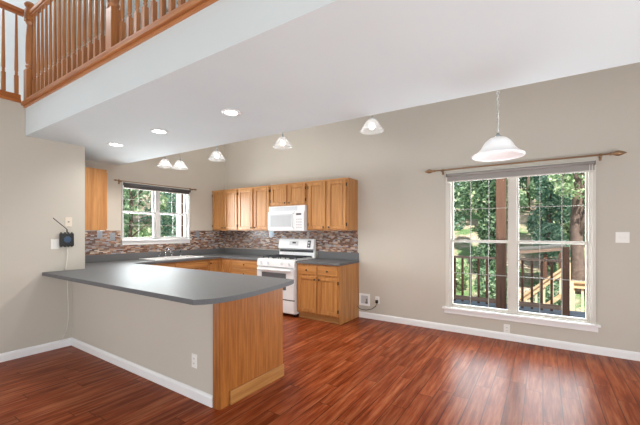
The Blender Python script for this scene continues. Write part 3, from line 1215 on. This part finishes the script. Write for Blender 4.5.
# large alabaster pendant on a chain
px_, py_, pz_ = -0.318, 3.2, 2.022
t = thing('pendant_lamp', 'large white bell shaped glass pendant on a chain before the patio window', 'pendant light', (px_, py_, pz_))
prof = [(0.200, 0.000), (0.203, 0.006), (0.196, 0.014), (0.172, 0.026), (0.148, 0.044), (0.128, 0.070), (0.112, 0.100), (0.092, 0.128), (0.064, 0.150), (0.034, 0.160), (0.012, 0.162)]
m = MB()
m.lathe((px_, py_, pz_), prof + [(max(0.004, r - 0.004), h - 0.005) for r, h in prof[::-1]], 48)
m.build('lamp_shade', ALAB, t, smooth=True)
m = MB()
m.ball((px_, py_, pz_ + 0.07), 0.032)
m.build('bulb', simple('weak_glow_bulb', srgb(245, 244, 240), 0.3, emit=(1, 0.97, 0.92, 1), estr=1.2), t, smooth=True)  # bulb glows weakly by its own emission
m = MB()
m.lathe((px_, py_, pz_), [(0.0005, 0.10), (0.018, 0.10), (0.018, 0.155), (0.032, 0.166), (0.014, 0.178), (0.010, 0.192), (0.0005, 0.193)], 16)
m.build('holder', CHROME, t, smooth=True)
m = MB()
z = pz_ + 0.205
i = 0
while z < vault_z(py_) - 0.06:
    m.torus((px_, py_, z), 0.017, 0.0022, Matrix.Rotation(math.pi / 2 * (i % 2) + 0.4, 3, 'Z'), 10, 5)
    z += 0.028
    i += 1
ch = m.build('chain', CHROME, t, smooth=True)
m = MB()
m.tube([(px_ + 0.006 * math.sin(k * 1.3), py_, pz_ + 0.19 + k * 0.1) for k in range(int((vault_z(py_) - pz_ - 0.25) / 0.1) + 1)], 0.003, 6)
m.build('wire', CABLE, ch)
m = MB()
m.lathe((px_, py_, vault_z(py_)), [(0.01, -0.07), (0.03, -0.055), (0.06, -0.03), (0.065, 0.0)], 20)
m.build('canopy', CHROME, t, smooth=True)


# ------------------------------------------------------------------ curtain rods and roller shades
def rod_thing(tf, u0, u1, z, out, r, label, mat, finial, brackets, rise=0.0):
    t = thing('curtain_rod', label, 'curtain rod', tf((u0 + u1) / 2, 0, z))
    m = MB()
    m.tube([tf(u0, out, z), tf(u1, out, z + rise)], r, 12)
    m.build('pole', mat, t, smooth=True)
    for u, s, zz in ((u0, -1, z), (u1, 1, z + rise)):
        m = MB()
        k = finial
        prof = [(0.0, r), (0.012 * k, r * 1.7), (0.020 * k, r * 1.2), (0.034 * k, 0.013 * k), (0.052 * k, 0.023 * k), (0.072 * k, 0.027 * k), (0.094 * k, 0.021 * k), (0.115 * k, 0.010 * k), (0.13 * k, 0.003)]
        m.tube([tf(u + s * a, out, zz) for a, _ in prof], [b for _, b in prof], 14)
        m.build('finial', mat, t, smooth=True)
    for u in brackets:
        m = MB(tf)
        m.box(u - 0.008, u + 0.008, 0.0006, out, z - 0.022, z - 0.010)
        m.box(u - 0.012, u + 0.012, 0.0006, 0.006, z - 0.05, z + 0.03)
        m.box(u - 0.008, u + 0.008, out - 0.012, out + 0.012, z - 0.022, z - r)
        m.build('bracket', mat, t)
    return t


rod_thing(ptf, -1.255, 0.600, 2.230, 0.09, 0.010, 'long brass curtain rod with carved finials above the patio window', BRASS, 1.12, (-1.17, 0.535), 0.0)
rod_thing(ktf, 2.68, 4.07, 2.195, 0.07, 0.007, 'thin curtain rod above the kitchen window', BRASS, 0.55, (2.72, 4.03), 0.0)


def shade_thing(tf, u0, u1, z0, z1, label, fab, rol, cord_u=None):
    t = thing('roller_shade', label, 'roller shade', tf((u0 + u1) / 2, 0, z0))
    m = MB(tf)
    m.box(u0, u1, 0.019, 0.024, z0 + 0.012, z1 - 0.02)
    m.build('fabric', fab, t)
    m = MB()
    m.tube([tf(u0 + 0.002, 0.040, z1 - 0.018), tf(u1 - 0.002, 0.040, z1 - 0.018)], 0.018, 14)
    m.build('roller', rol, t, smooth=True)
    m = MB(tf)
    m.box(u0, u1, 0.017, 0.027, z0, z0 + 0.016)
    m.build('bottom_bar', VINYL, t, bevel=0.003)
    for u in (u0 - 0.005, u1 + 0.001):
        m = MB(tf)
        m.box(u, u + 0.004, 0.0186, 0.06, z1 - 0.042, z1 + 0.004)
        m.build('bracket', SHADEDK, t)
    if cord_u:
        m = MB()
        m.tube([tf(cord_u, 0.045, z1 - 0.03), tf(cord_u, 0.045, 0.42)], 0.003, 6)
        m.tube([tf(cord_u + 0.022, 0.045, z1 - 0.03), tf(cord_u + 0.022, 0.045, 0.42)], 0.003, 6)
        m.build('pull_cord', CABLE, t)
    return t


shade_thing(ptf, -1.110, 0.485, 2.062, 2.178, 'rolled up grey roller shade at the top of the patio window', SHADE, SHADE, 0.440)
shade_thing(ktf, 2.785, 4.0, 2.085, 2.175, 'rolled up dark grey roller shade at the top of the kitchen window', SHADEDK, SHADEDK)


# ------------------------------------------------------------------ plates, outlets, boxes on the walls
def plate(name, label, cat, tf, u, v, wd, ht, mat, style, group=None):
    t = thing(name, label, cat, tf(u, 0, v - ht / 2), group)
    m = MB(tf)
    m.box(u - wd / 2, u + wd / 2, 0.0006, 0.006, v - ht / 2, v + ht / 2)
    m.build('cover_plate', mat, t, bevel=0.003)
    if style == 'outlet':
        for dv in (-0.02, 0.02):
            m = MB(tf)
            m.box(u - 0.015, u + 0.015, 0.0062, 0.009, v + dv - 0.014, v + dv + 0.014)
            so = m.build('socket', mat, t, bevel=0.003)
            m = MB(tf)
            for du in (-0.006, 0.006):
                m.box(u + du - 0.0015, u + du + 0.0015, 0.0091, 0.0098, v + dv - 0.006, v + dv + 0.006)
            m.build('slot', SLOT, so)
    elif style == 'switch':
        for du in (-0.023, 0.023):
            m = MB(tf)
            m.box(u + du - 0.006, u + du + 0.006, 0.0062, 0.016, v - 0.012, v + 0.012)
            m.build('toggle', mat, t, bevel=0.002)
    elif style == 'jack':
        m = MB(tf)
        m.box(u - 0.008, u + 0.008, 0.0062, 0.009, v - 0.006, v + 0.008)
        m.build('jack', SLOT, t)
    elif style == 'rocker':
        m = MB(tf)
        m.box(u - 0.016, u + 0.016, 0.0062, 0.010, v - 0.033, v + 0.033)
        m.build('rocker', mat, t, bevel=0.002)
    return t


ltf = lambda u, dpt, z: (XL + dpt, u, z)
ttf = lambda u, dpt, z: (XW + 0.009 + dpt, u, z)
btf = lambda u, dpt, z: (u, D - 0.009 - dpt, z)
ntf = lambda u, dpt, z: (u, 1.746 - dpt, z)
plate('light_switch', 'white double light switch on the beige wall right of the patio window', 'switch', ptf, 0.724, 1.32, 0.116, 0.118, PLATE, 'switch')
plate('wall_outlet', 'white outlet on the wall right under the patio window sill', 'outlet', ptf, -0.385, 0.142, 0.07, 0.115, PLATE, 'outlet')
plate('wall_outlet', 'white outlet on the low peninsula wall', 'outlet', ntf, -2.405, 0.315, 0.07, 0.115, PLATE, 'outlet')
plate('wall_outlet', 'white outlet with a black plug near the baseboard beside the water box', 'outlet', ptf, -2.163, 0.308, 0.07, 0.115, PLATE, 'outlet')
plate('wall_plate', 'almond jack plate above the black box on the left wall', 'wall plate', ltf, 1.708, 1.500, 0.072, 0.115, PLATEB, 'jack')
plate('light_switch', 'white plate on the left wall, lower left of the black box', 'switch', ltf, 1.572, 1.236, 0.082, 0.118, PLATE, 'rocker')
plate('backsplash_outlet', 'steel outlet plate on the tiles close to the wall cabinet end', 'outlet', ttf, 2.435, 1.335, 0.075, 0.118, STEEL, 'outlet')
plate('backsplash_outlet', 'steel switch plate on the tiles next to the kitchen window sill', 'outlet', ttf, 2.620, 1.300, 0.075, 0.118, STEEL, 'rocker')
plate('backsplash_outlet', 'steel outlet plate on the tiles just right of the kitchen window', 'outlet', ttf, 4.20, 1.33, 0.075, 0.118, STEEL, 'outlet')
plate('backsplash_outlet', 'steel switch plate on the back wall tiles left of the stove', 'outlet', btf, -4.36, 1.335, 0.118, 0.118, STEEL, 'rocker')

# plug and cord
t = thing('power_cord', 'dark power cord sagging from the outlet to the oak cabinet end', 'cord', (-2.3, D - 0.03, 0.15))
m = MB(ptf)
m.box(-2.182, -2.146, 0.0102, 0.042, 0.262, 0.312)
m.build('plug', BLACK, t, bevel=0.004)
m = MB()
cps = [(-2.164, D - 0.035, 0.262), (-2.175, D - 0.04, 0.215), (-2.24, D - 0.045, 0.165), (-2.33, D - 0.05, 0.138), (-2.41, D - 0.05, 0.135), (-2.46, D - 0.055, 0.155), (-2.484, D - 0.06, 0.19)]
m.tube(cps, 0.006, 8)
m.build('cord', BCABLE, t, smooth=True)

# recessed water box
t = thing('water_outlet_box', 'white recessed water valve box in the wall beside the oak cabinet', 'outlet box', (-2.38, D, 0.2))
m = MB(ptf)
x0, x1, z0, z1 = -2.478, -2.292, 0.195, 0.385
m.box(x0, x0 + 0.03, 0.0006, 0.014, z0, z1)
m.box(x1 - 0.03, x1, 0.0006, 0.014, z0, z1)
m.box(x0 + 0.03, x1 - 0.03, 0.0006, 0.014, z1 - 0.03, z1)
m.box(x0 + 0.03, x1 - 0.03, 0.0006, 0.014, z0, z0 + 0.03)
m.build('frame', TRIMW, t, bevel=0.002)
m = MB(ptf)
m.box(x0 + 0.03, x1 - 0.03, 0.0006, 0.003, z0 + 0.03, z1 - 0.03)
m.build('back_plate', simple('grey_box_inside', srgb(196, 198, 200), 0.5), t)
m = MB(ptf)
m.box(-2.362, -2.330, 0.003, 0.03, 0.235, 0.262)
m.box(-2.354, -2.338, 0.003, 0.022, 0.262, 0.31)
m.build('valve', SLOT, t, bevel=0.003)

# small black box with an antenna
t = thing('wifi_router', 'small black box with antenna hanging on the left wall above the counter', 'router', (XL, 1.68, 1.2))
m = MB(ltf)
m.box(1.612, 1.752, 0.0062, 0.045, 1.208, 1.362)
m.build('body', BLACK, t, bevel=0.008)
m = MB(ltf)
m.prism([(1.683 + 0.040 * math.cos(a), 1.288 + 0.040 * math.sin(a)) for a in (math.pi * 2 * k / 8 + 0.393 for k in range(8))], 0.0452, 0.047, 'y')
m.build('blue_panel', BLUE, t, bevel=0.001)
m = MB(ltf)
for u in (1.625, 1.665, 1.70, 1.735):
    m.box(u - 0.006, u + 0.006, 0.012, 0.03, 1.362, 1.374)
    m.box(u - 0.006, u + 0.006, 0.012, 0.03, 1.198, 1.208)
m.build('clip', BLACK, t)
m = MB()
m.tube([ltf(1.683, 0.035, 1.370), ltf(1.676, 0.045, 1.41)], 0.007, 8)
m.tube([ltf(1.676, 0.045, 1.412), ltf(1.528, 0.085, 1.540)], [0.0042, 0.005], 8)
m.build('antenna', BLACK, t, smooth=True)
m = MB()
m.tube([ltf(1.688, 0.02, 1.20), ltf(1.693, 0.018, 1.12), ltf(1.688, 0.012, 1.03), ltf(1.676, 0.012, 0.95), ltf(1.674, 0.015, 0.9162)], 0.0045, 6)
tag(m.build('upper_cable', CABLE, smooth=True), 'thin pale cable hanging from the black box down to the counter', 'cable')
m = MB()
m.tube([ltf(1.690, 0.012, 0.870), ltf(1.694, 0.012, 0.70), ltf(1.700, 0.012, 0.50), ltf(1.700, 0.013, 0.33), ltf(1.685, 0.015, 0.22), ltf(1.655, 0.02, 0.14), ltf(1.625, 0.024, 0.094)], 0.0045, 6)
tag(m.build('lower_cable', CABLE, smooth=True), 'thin pale cable under the counter overhang down to the baseboard', 'cable')

# ------------------------------------------------------------------ loft railings
RZ = 2.850          # balusters stand on the shoe


def baluster_mesh(mb, x, y, z0, z1):
    s = 0.0165
    hb = z0 + 0.20
    mb.box(x - s, x + s, y - s, y + s, z0, hb)
    mb.lathe((x, y, hb), [(0.0165, 0), (0.011, 0.012), (0.016, 0.022), (0.0115, 0.034), (0.0165, 0.055), (0.0165, 0.10), (0.0145, 0.25), (0.012, 0.5), (0.0095, z1 - hb)], 10)


ang = math.atan2(0.056, XR - XL)
t = thing('loft_railing', 'oak baluster railing along the front edge of the loft', 'railing', (XL, 1.33, RZ))
YRAIL = 1.345


def newel(x, y, z0, parent, top=3.86, w_=0.044):
    m = MB()
    m.box(x - w_, x + w_, y - w_, y + w_, z0, z0 + 0.33)
    m.lathe((x, y, z0 + 0.33), [(w_, 0), (w_ * 0.7, 0.02), (w_ * 0.95, 0.04), (w_ * 0.72, 0.06), (w_ * 0.9, 0.10), (w_ * 0.85, 0.35), (w_ * 0.62, 0.50), (w_ * 0.9, 0.53), (w_ * 0.75, 0.55)], 16)
    m.box(x - w_ * 0.95, x + w_ * 0.95, y - w_ * 0.95, y + w_ * 0.95, z0 + 0.88, top)
    m.lathe((x, y, top), [(0.03, 0), (0.022, 0.012), (0.045, 0.03), (0.05, 0.05), (0.036, 0.072), (0.0005, 0.082)], 16)
    return m.build('newel_post', RAILZ, parent, bevel=0.003)


newel(XL + 0.02, YRAIL - 0.01, RZ + 0.001, t)
newel(-2.900, YRAIL + 0.004, RZ + 0.001, t)
xb = XL + 0.125
while xb < -1.45:
    if abs(xb + 2.900) > 0.06:
        m = MB()
        baluster_mesh(m, xb, YRAIL + (xb - XL) * 0.0072, RZ + 0.001, 3.765)
        m.build('baluster', RAILZ, t)
    xb += 0.1105
m = MB()
yy = lambda x: YRAIL + (x - XL) * 0.0072
for a, b in ((XL + 0.064, -2.945), (-2.855, -1.35)):
    m.prism([(a, yy(a) - 0.03), (b, yy(b) - 0.03), (b, yy(b) + 0.03), (a, yy(a) + 0.03)], 3.79, 3.835)
    m.prism([(a, yy(a) - 0.02), (b, yy(b) - 0.02), (b, yy(b) + 0.02), (a, yy(a) + 0.02)], 3.765, 3.79)
m.build('handrail', RAILX, t, bevel=0.008)

t = thing('loft_railing', 'oak baluster railing on top of the left wall', 'railing', (XL - 0.05, 1.0, 2.89))
yb = 1.225
while yb > 0.2:
    m = MB()
    baluster_mesh(m, XL - 0.005, yb, 2.891, 3.765)
    m.build('baluster', RAILZ, t)
    yb -= 0.106
m = MB()
m.box(XL - 0.035, XL + 0.025, 0.1, 1.288, 3.79, 3.835)
m.box(XL - 0.025, XL + 0.015, 0.1, 1.288, 3.765, 3.79)
m.build('handrail', RAILY, t, bevel=0.008)

# ------------------------------------------------------------------ outside
m = MB()
for i in range(17):
    y0 = D + 0.17 + i * 0.142
    m.box(-4.2, 2.2, y0, y0 + 0.136, -0.07, -0.03)
struct(m.build('floor_deck', DECKM), 'grey weathered boards of the deck outside', 'deck')

t = thing('deck_railing', 'brown wooden railing along the outer edge of the deck', 'railing', (-1.5, 7.05, -0.03))
m = MB()
m.box(-3.6, -0.74, 7.00, 7.10, 0.86, 0.90)
m.box(-0.55, 0.255, 7.00, 7.10, 0.86, 0.90)
m.build('top_rail', POSTX, t, bevel=0.004)
m = MB()
m.box(-3.6, -0.74, 7.03, 7.07, 0.04, 0.12)
m.box(-0.55, 0.255, 7.03, 7.07, 0.04, 0.12)
m.build('bottom_rail', POSTX, t, bevel=0.004)
for i in range(28):
    xb = -3.5 + i * 0.145
    if abs(xb + 0.645) < 0.13 or xb > 0.22:
        continue
    m = MB()
    m.box(xb - 0.019, xb + 0.019, 7.071, 7.105, 0.0, 0.859)
    m.build('baluster', POSTM, t)
m = MB()
m.box(-0.725, -0.565, 6.97, 7.13, -0.029, 3.6)
tag(m.build('porch_post', POSTM, bevel=0.006), 'thick brown porch post standing on the deck edge', 'post')
m = MB()
m.box(0.262, 0.372, 6.99, 7.11, -0.029, 1.12)
tag(m.build('stair_post', POSTM, bevel=0.006), 'shorter brown post at the deck stair behind the right pane', 'post')

t = thing('stair_railing', 'tan sloping handrail of the deck stairs', 'railing', (0, 8.4, -0.6))
m = MB(lambda u, w_, v: (u, 8.4 + w_, v + (u + 0.4) * 0.92))
m.box(-0.75, 0.42, -0.06, 0.06, -0.06, -0.02)
m.box(-0.75, 0.42, -0.02, 0.02, -0.17, -0.062)
m.build('handrail', TANW, t)
m = MB(lambda u, w_, v: (u, 8.4 + w_, v + (u + 0.4) * 0.92))
m.box(-0.75, 0.42, -0.02, 0.02, -0.62, -0.52)
m.build('stringer', TANW, t)
for i in range(8):
    u = -0.68 + i * 0.14
    m = MB()
    zt_ = -0.17 + (u + 0.4) * 0.92
    m.box(u - 0.02, u + 0.02, 8.421, 8.45, zt_ - 0.5, zt_ + 0.05)
    m.build('baluster', TANZ, t)
m = MB()
m.box(0.36, 0.46, 8.34, 8.46, -0.75, 0.75)
m.build('end_post', TANZ, t)

t = thing('landing_railing', 'pale tan railing of the lower landing beside the stairs', 'railing', (1.4, 9.0, -0.6))
m = MB()
m.box(0.48, 3.0, 8.94, 9.06, 0.28, 0.32)
m.box(0.48, 3.0, 8.98, 9.02, 0.17, 0.28)
m.build('top_rail', TANW, t)
m = MB()
m.box(0.48, 3.0, 8.98, 9.02, -0.46, -0.38)
m.build('bottom_rail', TANW, t)
for i in range(17):
    u = 0.55 + i * 0.15
    m = MB()
    m.box(u - 0.02, u + 0.02, 9.021, 9.05, -0.46, 0.26)
    m.build('baluster', TANZ, t)
for u in (0.50, 2.95):
    m = MB()
    m.box(u - 0.04, u + 0.04, 8.90, 8.98, -0.8, 0.30)
    m.build('post', TANZ, t)

t = thing('garden_shelter', 'small open shelter with grey roof and brown fascia beyond the deck', 'shelter', (-0.2, 10.9, -0.7))
for sx_, sy_ in ((-0.75, 10.45), (0.05, 10.45), (0.40, 11.5), (-0.75, 11.5)):
    m = MB()
    m.box(sx_ - 0.04, sx_ + 0.04, sy_ - 0.04, sy_ + 0.04, -0.8, 0.80)
    m.build('post', POSTM, t)
m = MB()
m.prism([(-1.0, 0.86), (-0.30, 0.90), (0.46, 1.00), (0.46, 1.04), (-0.30, 0.94), (-1.0, 0.90)], 10.3, 11.7, 'y')
m.build('roof', ROOFM, t)
m = MB()
m.prism([(-1.0, 0.77), (-0.30, 0.81), (0.46, 0.91), (0.46, 0.995), (-0.30, 0.895), (-1.0, 0.855)], 10.31, 10.36, 'y')
m.build('fascia', POSTX, t)

m = MB()
m.box(-6.52, -6.44, 4.27, 4.345, -0.8, 3.2)
tag(m.build('porch_column', PVC, bevel=0.004), 'white post outside the kitchen window', 'post')
m = MB()
m.box(-7.0, -6.9, 4.68, 4.80, -0.8, 3.2)
tag(m.build('porch_column', POSTM, bevel=0.004), 'brown timber post outside the kitchen window behind the white one', 'post')


# ground rising to a wooded bank
def gz(x, y):
    d = max(0.0, max(y - 9.5, (-x - 9.0)))
    return -0.75 + min(5.5, 0.34 * d) + 0.25 * noise.noise(Vector((x * 0.35, y * 0.35, 0))) + 0.08 * noise.noise(Vector((x * 1.3, y * 1.3, 3)))


m = MB()
NX, NY = 70, 70
grid = []
for j in range(NY + 1):
    row = []
    for i in range(NX + 1):
        x = -42 + 62 * i / NX
        y = -10 + 52 * j / NY
        z = gz(x, y)
        if -7.5 < x < 4 and y < 7.6:
            z = -0.9
        row.append(m.bm.verts.new((x, y, z)))
    grid.append(row)
for j in range(NY):
    for i in range(NX):
        m.bm.faces.new((grid[j][i], grid[j][i + 1], grid[j + 1][i + 1], grid[j + 1][i]))
struct(m.build('ground', GROUND, at=(0, 0, 0), smooth=True), 'bank of leaf litter rising behind the deck', 'ground')


def leaf_cloud(mb, blobs, n, size):
    """leaves as small folded quads scattered over ellipsoid clumps"""
    R = random.random
    tot = sum(b[3] * b[4] for b in blobs)
    for b in blobs:
        k = int(n * b[3] * b[4] / tot)
        for _ in range(k):
            u, a = 2 * R() - 1, 2 * math.pi * R()
            rr = (0.55 + 0.5 * R() ** 0.5)
            q = math.sqrt(1 - u * u)
            c = Vector((b[0] + b[3] * rr * q * math.cos(a), b[1] + b[3] * rr * q * math.sin(a), b[2] + b[4] * rr * u))
            ax = Vector((R() - 0.5, R() - 0.5, R() - 0.35)).normalized()
            bx = ax.cross(Vector((R() - 0.5, R() - 0.5, R() - 0.5))).normalized()
            cx = ax.cross(bx)
            s = size * (0.6 + 0.8 * R())
            v = [mb.bm.verts.new(c + bx * s), mb.bm.verts.new(c + cx * s * 0.5), mb.bm.verts.new(c - bx * s), mb.bm.verts.new(c - cx * s * 0.5)]
            mb.bm.faces.new(v)


def tree(x, y, h, r, lm, label, n=2200, trunk=0.12, low=0.35, size=0.10, group='trees on the bank outside'):
    g = gz(x, y) - 0.15
    t = thing('tree', label, 'tree', (x, y, g), group)
    R = random.random
    m = MB()
    lean = (R() - 0.5) * 0.5
    m.tube([(x, y, g), (x + lean * 0.2, y, g + h * 0.25), (x + lean * 0.5, y + 0.1, g + h * 0.55), (x + lean, y, g + h * 0.92)], [trunk * 1.3, trunk, trunk * 0.8, trunk * 0.25], 9)
    for k in range(5):
        a = 2 * math.pi * R()
        zz = g + h * (0.35 + 0.12 * k)
        m.tube([(x + lean * 0.4, y, zz), (x + math.cos(a) * r * 0.4, y + math.sin(a) * r * 0.4, zz + h * 0.08), (x + math.cos(a) * r * 0.8, y + math.sin(a) * r * 0.8, zz + h * 0.13)],
               [trunk * 0.4, trunk * 0.28, trunk * 0.1], 6)
    m.build('trunk', BARK, t, smooth=True)
    m = MB()
    blobs = []
    for k in range(9):
        a = 2 * math.pi * R()
        f_ = k / 8
        rad = r * (0.75 - 0.45 * f_)
        zz = g + h * (low + (0.98 - low) * f_)
        blobs.append((x + math.cos(a) * rad * 0.8, y + math.sin(a) * rad * 0.8, zz, r * (0.55 - 0.15 * f_), h * 0.12))
    leaf_cloud(m, blobs, n, size)
    m.build('foliage', LEAF[lm], t)
    return t


def bush(x, y, r, h, lm, label, n=900, size=0.06):
    g = gz(x, y) - 0.05
    t = thing('bush', label, 'bush', (x, y, g), 'bushes on the bank outside')
    m = MB()
    for k in range(6):
        a = k * 1.05
        m.tube([(x, y, g), (x + 0.4 * r * math.cos(a), y + 0.4 * r * math.sin(a), g + h * 0.5), (x + 0.7 * r * math.cos(a), y + 0.7 * r * math.sin(a), g + h * 0.8)], [0.03, 0.02, 0.008], 5)
    m.build('stem', BARK, t)
    m = MB()
    R = random.random
    blobs = [(x + (R() - 0.5) * r, y + (R() - 0.5) * r, g + h * (0.35 + 0.4 * R()), r * 0.6, h * 0.35) for _ in range(5)]
    leaf_cloud(m, blobs, n, size)
    m.build('foliage', LEAF[lm], t)
    return t


# seen through the patio window
def patio_trees():
    spec = [
        (-3.3, 13.0, 4.6, 1.05, 1, 'leafy tree at the left edge of the patio window, nearest row on the bank'),
        (-1.45, 12.3, 4.4, 0.72, 0, 'dark green tree just left of the porch post, nearest row on the bank'),
        (0.1, 13.0, 4.6, 0.75, 3, 'bluish green tree behind the shelter roof, nearest row on the bank'),
        (1.75, 13.2, 4.8, 1.05, 1, 'leafy tree at the right edge of the patio window behind the thick trunk'),
        (-4.2, 15.8, 4.6, 1.25, 3, 'bluish green tree in the second row on the bank, far left of the patio window'),
        (-2.2, 16.0, 4.8, 1.2, 2, 'light green tree in the second row left of the porch post'),
        (0.75, 15.4, 4.8, 1.2, 2, 'light green tree in the second row behind the right patio sash'),
        (2.9, 16.4, 5.0, 1.25, 0, 'dark tree in the second row beyond the right patio jamb'),
        (-5.3, 19.2, 5.0, 1.0, 1, 'tree in the third row up the bank, far left of the patio window'),
        (-2.9, 19.6, 5.0, 1.0, 0, 'dark tree in the third row up the bank, left patio sash'),
        (-0.6, 19.0, 5.2, 1.0, 1, 'tree in the third row up the bank behind the porch post'),
        (1.8, 19.6, 5.2, 1.0, 3, 'bluish green tree in the third row up the bank, right patio sash'),
        (-4.0, 24.0, 6.0, 1.5, 2, 'pale distant tree at the top of the bank, left patio sash'),
        (-0.4, 24.0, 6.0, 1.5, 0, 'dark distant tree at the top of the bank behind the porch post'),
        (3.4, 24.0, 6.0, 1.5, 2, 'pale distant tree at the top of the bank, right patio sash'),
    ]
    for i, (x, y, h, r, lm, lab) in enumerate(spec):
        tree(x, y, h, r, lm, lab, 4200, 0.07, 0.10 if i != 0 else 0.45, 0.05 + 0.002 * y)


patio_trees()
t = thing('tree', 'thick bare grey brown trunk at the right edge of the patio window', 'tree', (0.80, 11.2, -0.4))
m = MB()
m.tube([(0.80, 11.2, gz(0.8, 11.2) - 0.1), (0.78, 11.2, 0.2), (0.76, 11.2, 0.7), (0.73, 11.25, 1.6), (0.80, 11.2, 2.6), (0.78, 11.3, 4.5)], [0.28, 0.19, 0.145, 0.13, 0.12, 0.09], 12)
m.tube([(0.76, 11.2, 1.2), (0.95, 11.2, 1.9), (1.2, 11.2, 2.8)], [0.09, 0.07, 0.05], 8)
m.build('trunk', BARK, t, smooth=True)
m = MB()
leaf_cloud(m, [(0.7, 11.3, 4.4, 0.9, 0.6), (1.2, 11.2, 3.7, 0.5, 0.4), (0.7, 10.9, 2.75, 0.6, 0.5)], 1800, 0.06)
m.build('foliage', LEAF[2], t)
bush(-2.2, 10.5, 0.5, 1.0, 2, 'green bush behind the deck railing left of the porch post', 1400, 0.05)
bush(-1.05, 9.7, 0.42, 1.3, 1, 'green bush right behind the porch post', 1400, 0.05)
bush(0.02, 9.55, 0.42, 1.0, 1, 'green bush between the stair rail and the shelter', 1400, 0.045)
bush(1.5, 10.4, 0.5, 0.9, 3, 'low bluish bush behind the pale landing railing', 1200, 0.05)

# seen through the kitchen window
kt = [(-10.3, 5.2, 4.6, 1.0, 1, 'leafy tree in the left panes of the kitchen window'), (-10.4, 7.3, 4.8, 1.0, 3, 'bluish green tree in the right panes of the kitchen window'),
      (-12.8, 6.3, 5.0, 1.2, 2, 'light green tree in the middle of the kitchen window'), (-12.9, 8.8, 5.2, 1.2, 2, 'light green tree at the right side of the kitchen window'),
      (-15.6, 7.2, 5.6, 1.5, 1, 'tree in the second row behind the kitchen window, left side'), (-15.8, 10.4, 5.6, 1.5, 3, 'bluish green tree in the second row behind the kitchen window, right side'),
      (-19.5, 10.5, 6.5, 2.2, 0, 'distant dark tree far behind the kitchen window')]
for (x, y, h, r, lm, lab) in kt:
    tree(x, y, h, r, lm, lab, 3800, 0.06, 0.10, 0.05 - 0.002 * x)
bush(-8.6, 5.3, 0.5, 1.2, 3, 'bluish bush low in the kitchen window', 1200, 0.05)
bush(-8.8, 6.6, 0.5, 1.2, 2, 'light bush low in the right half of the kitchen window', 1200, 0.05)
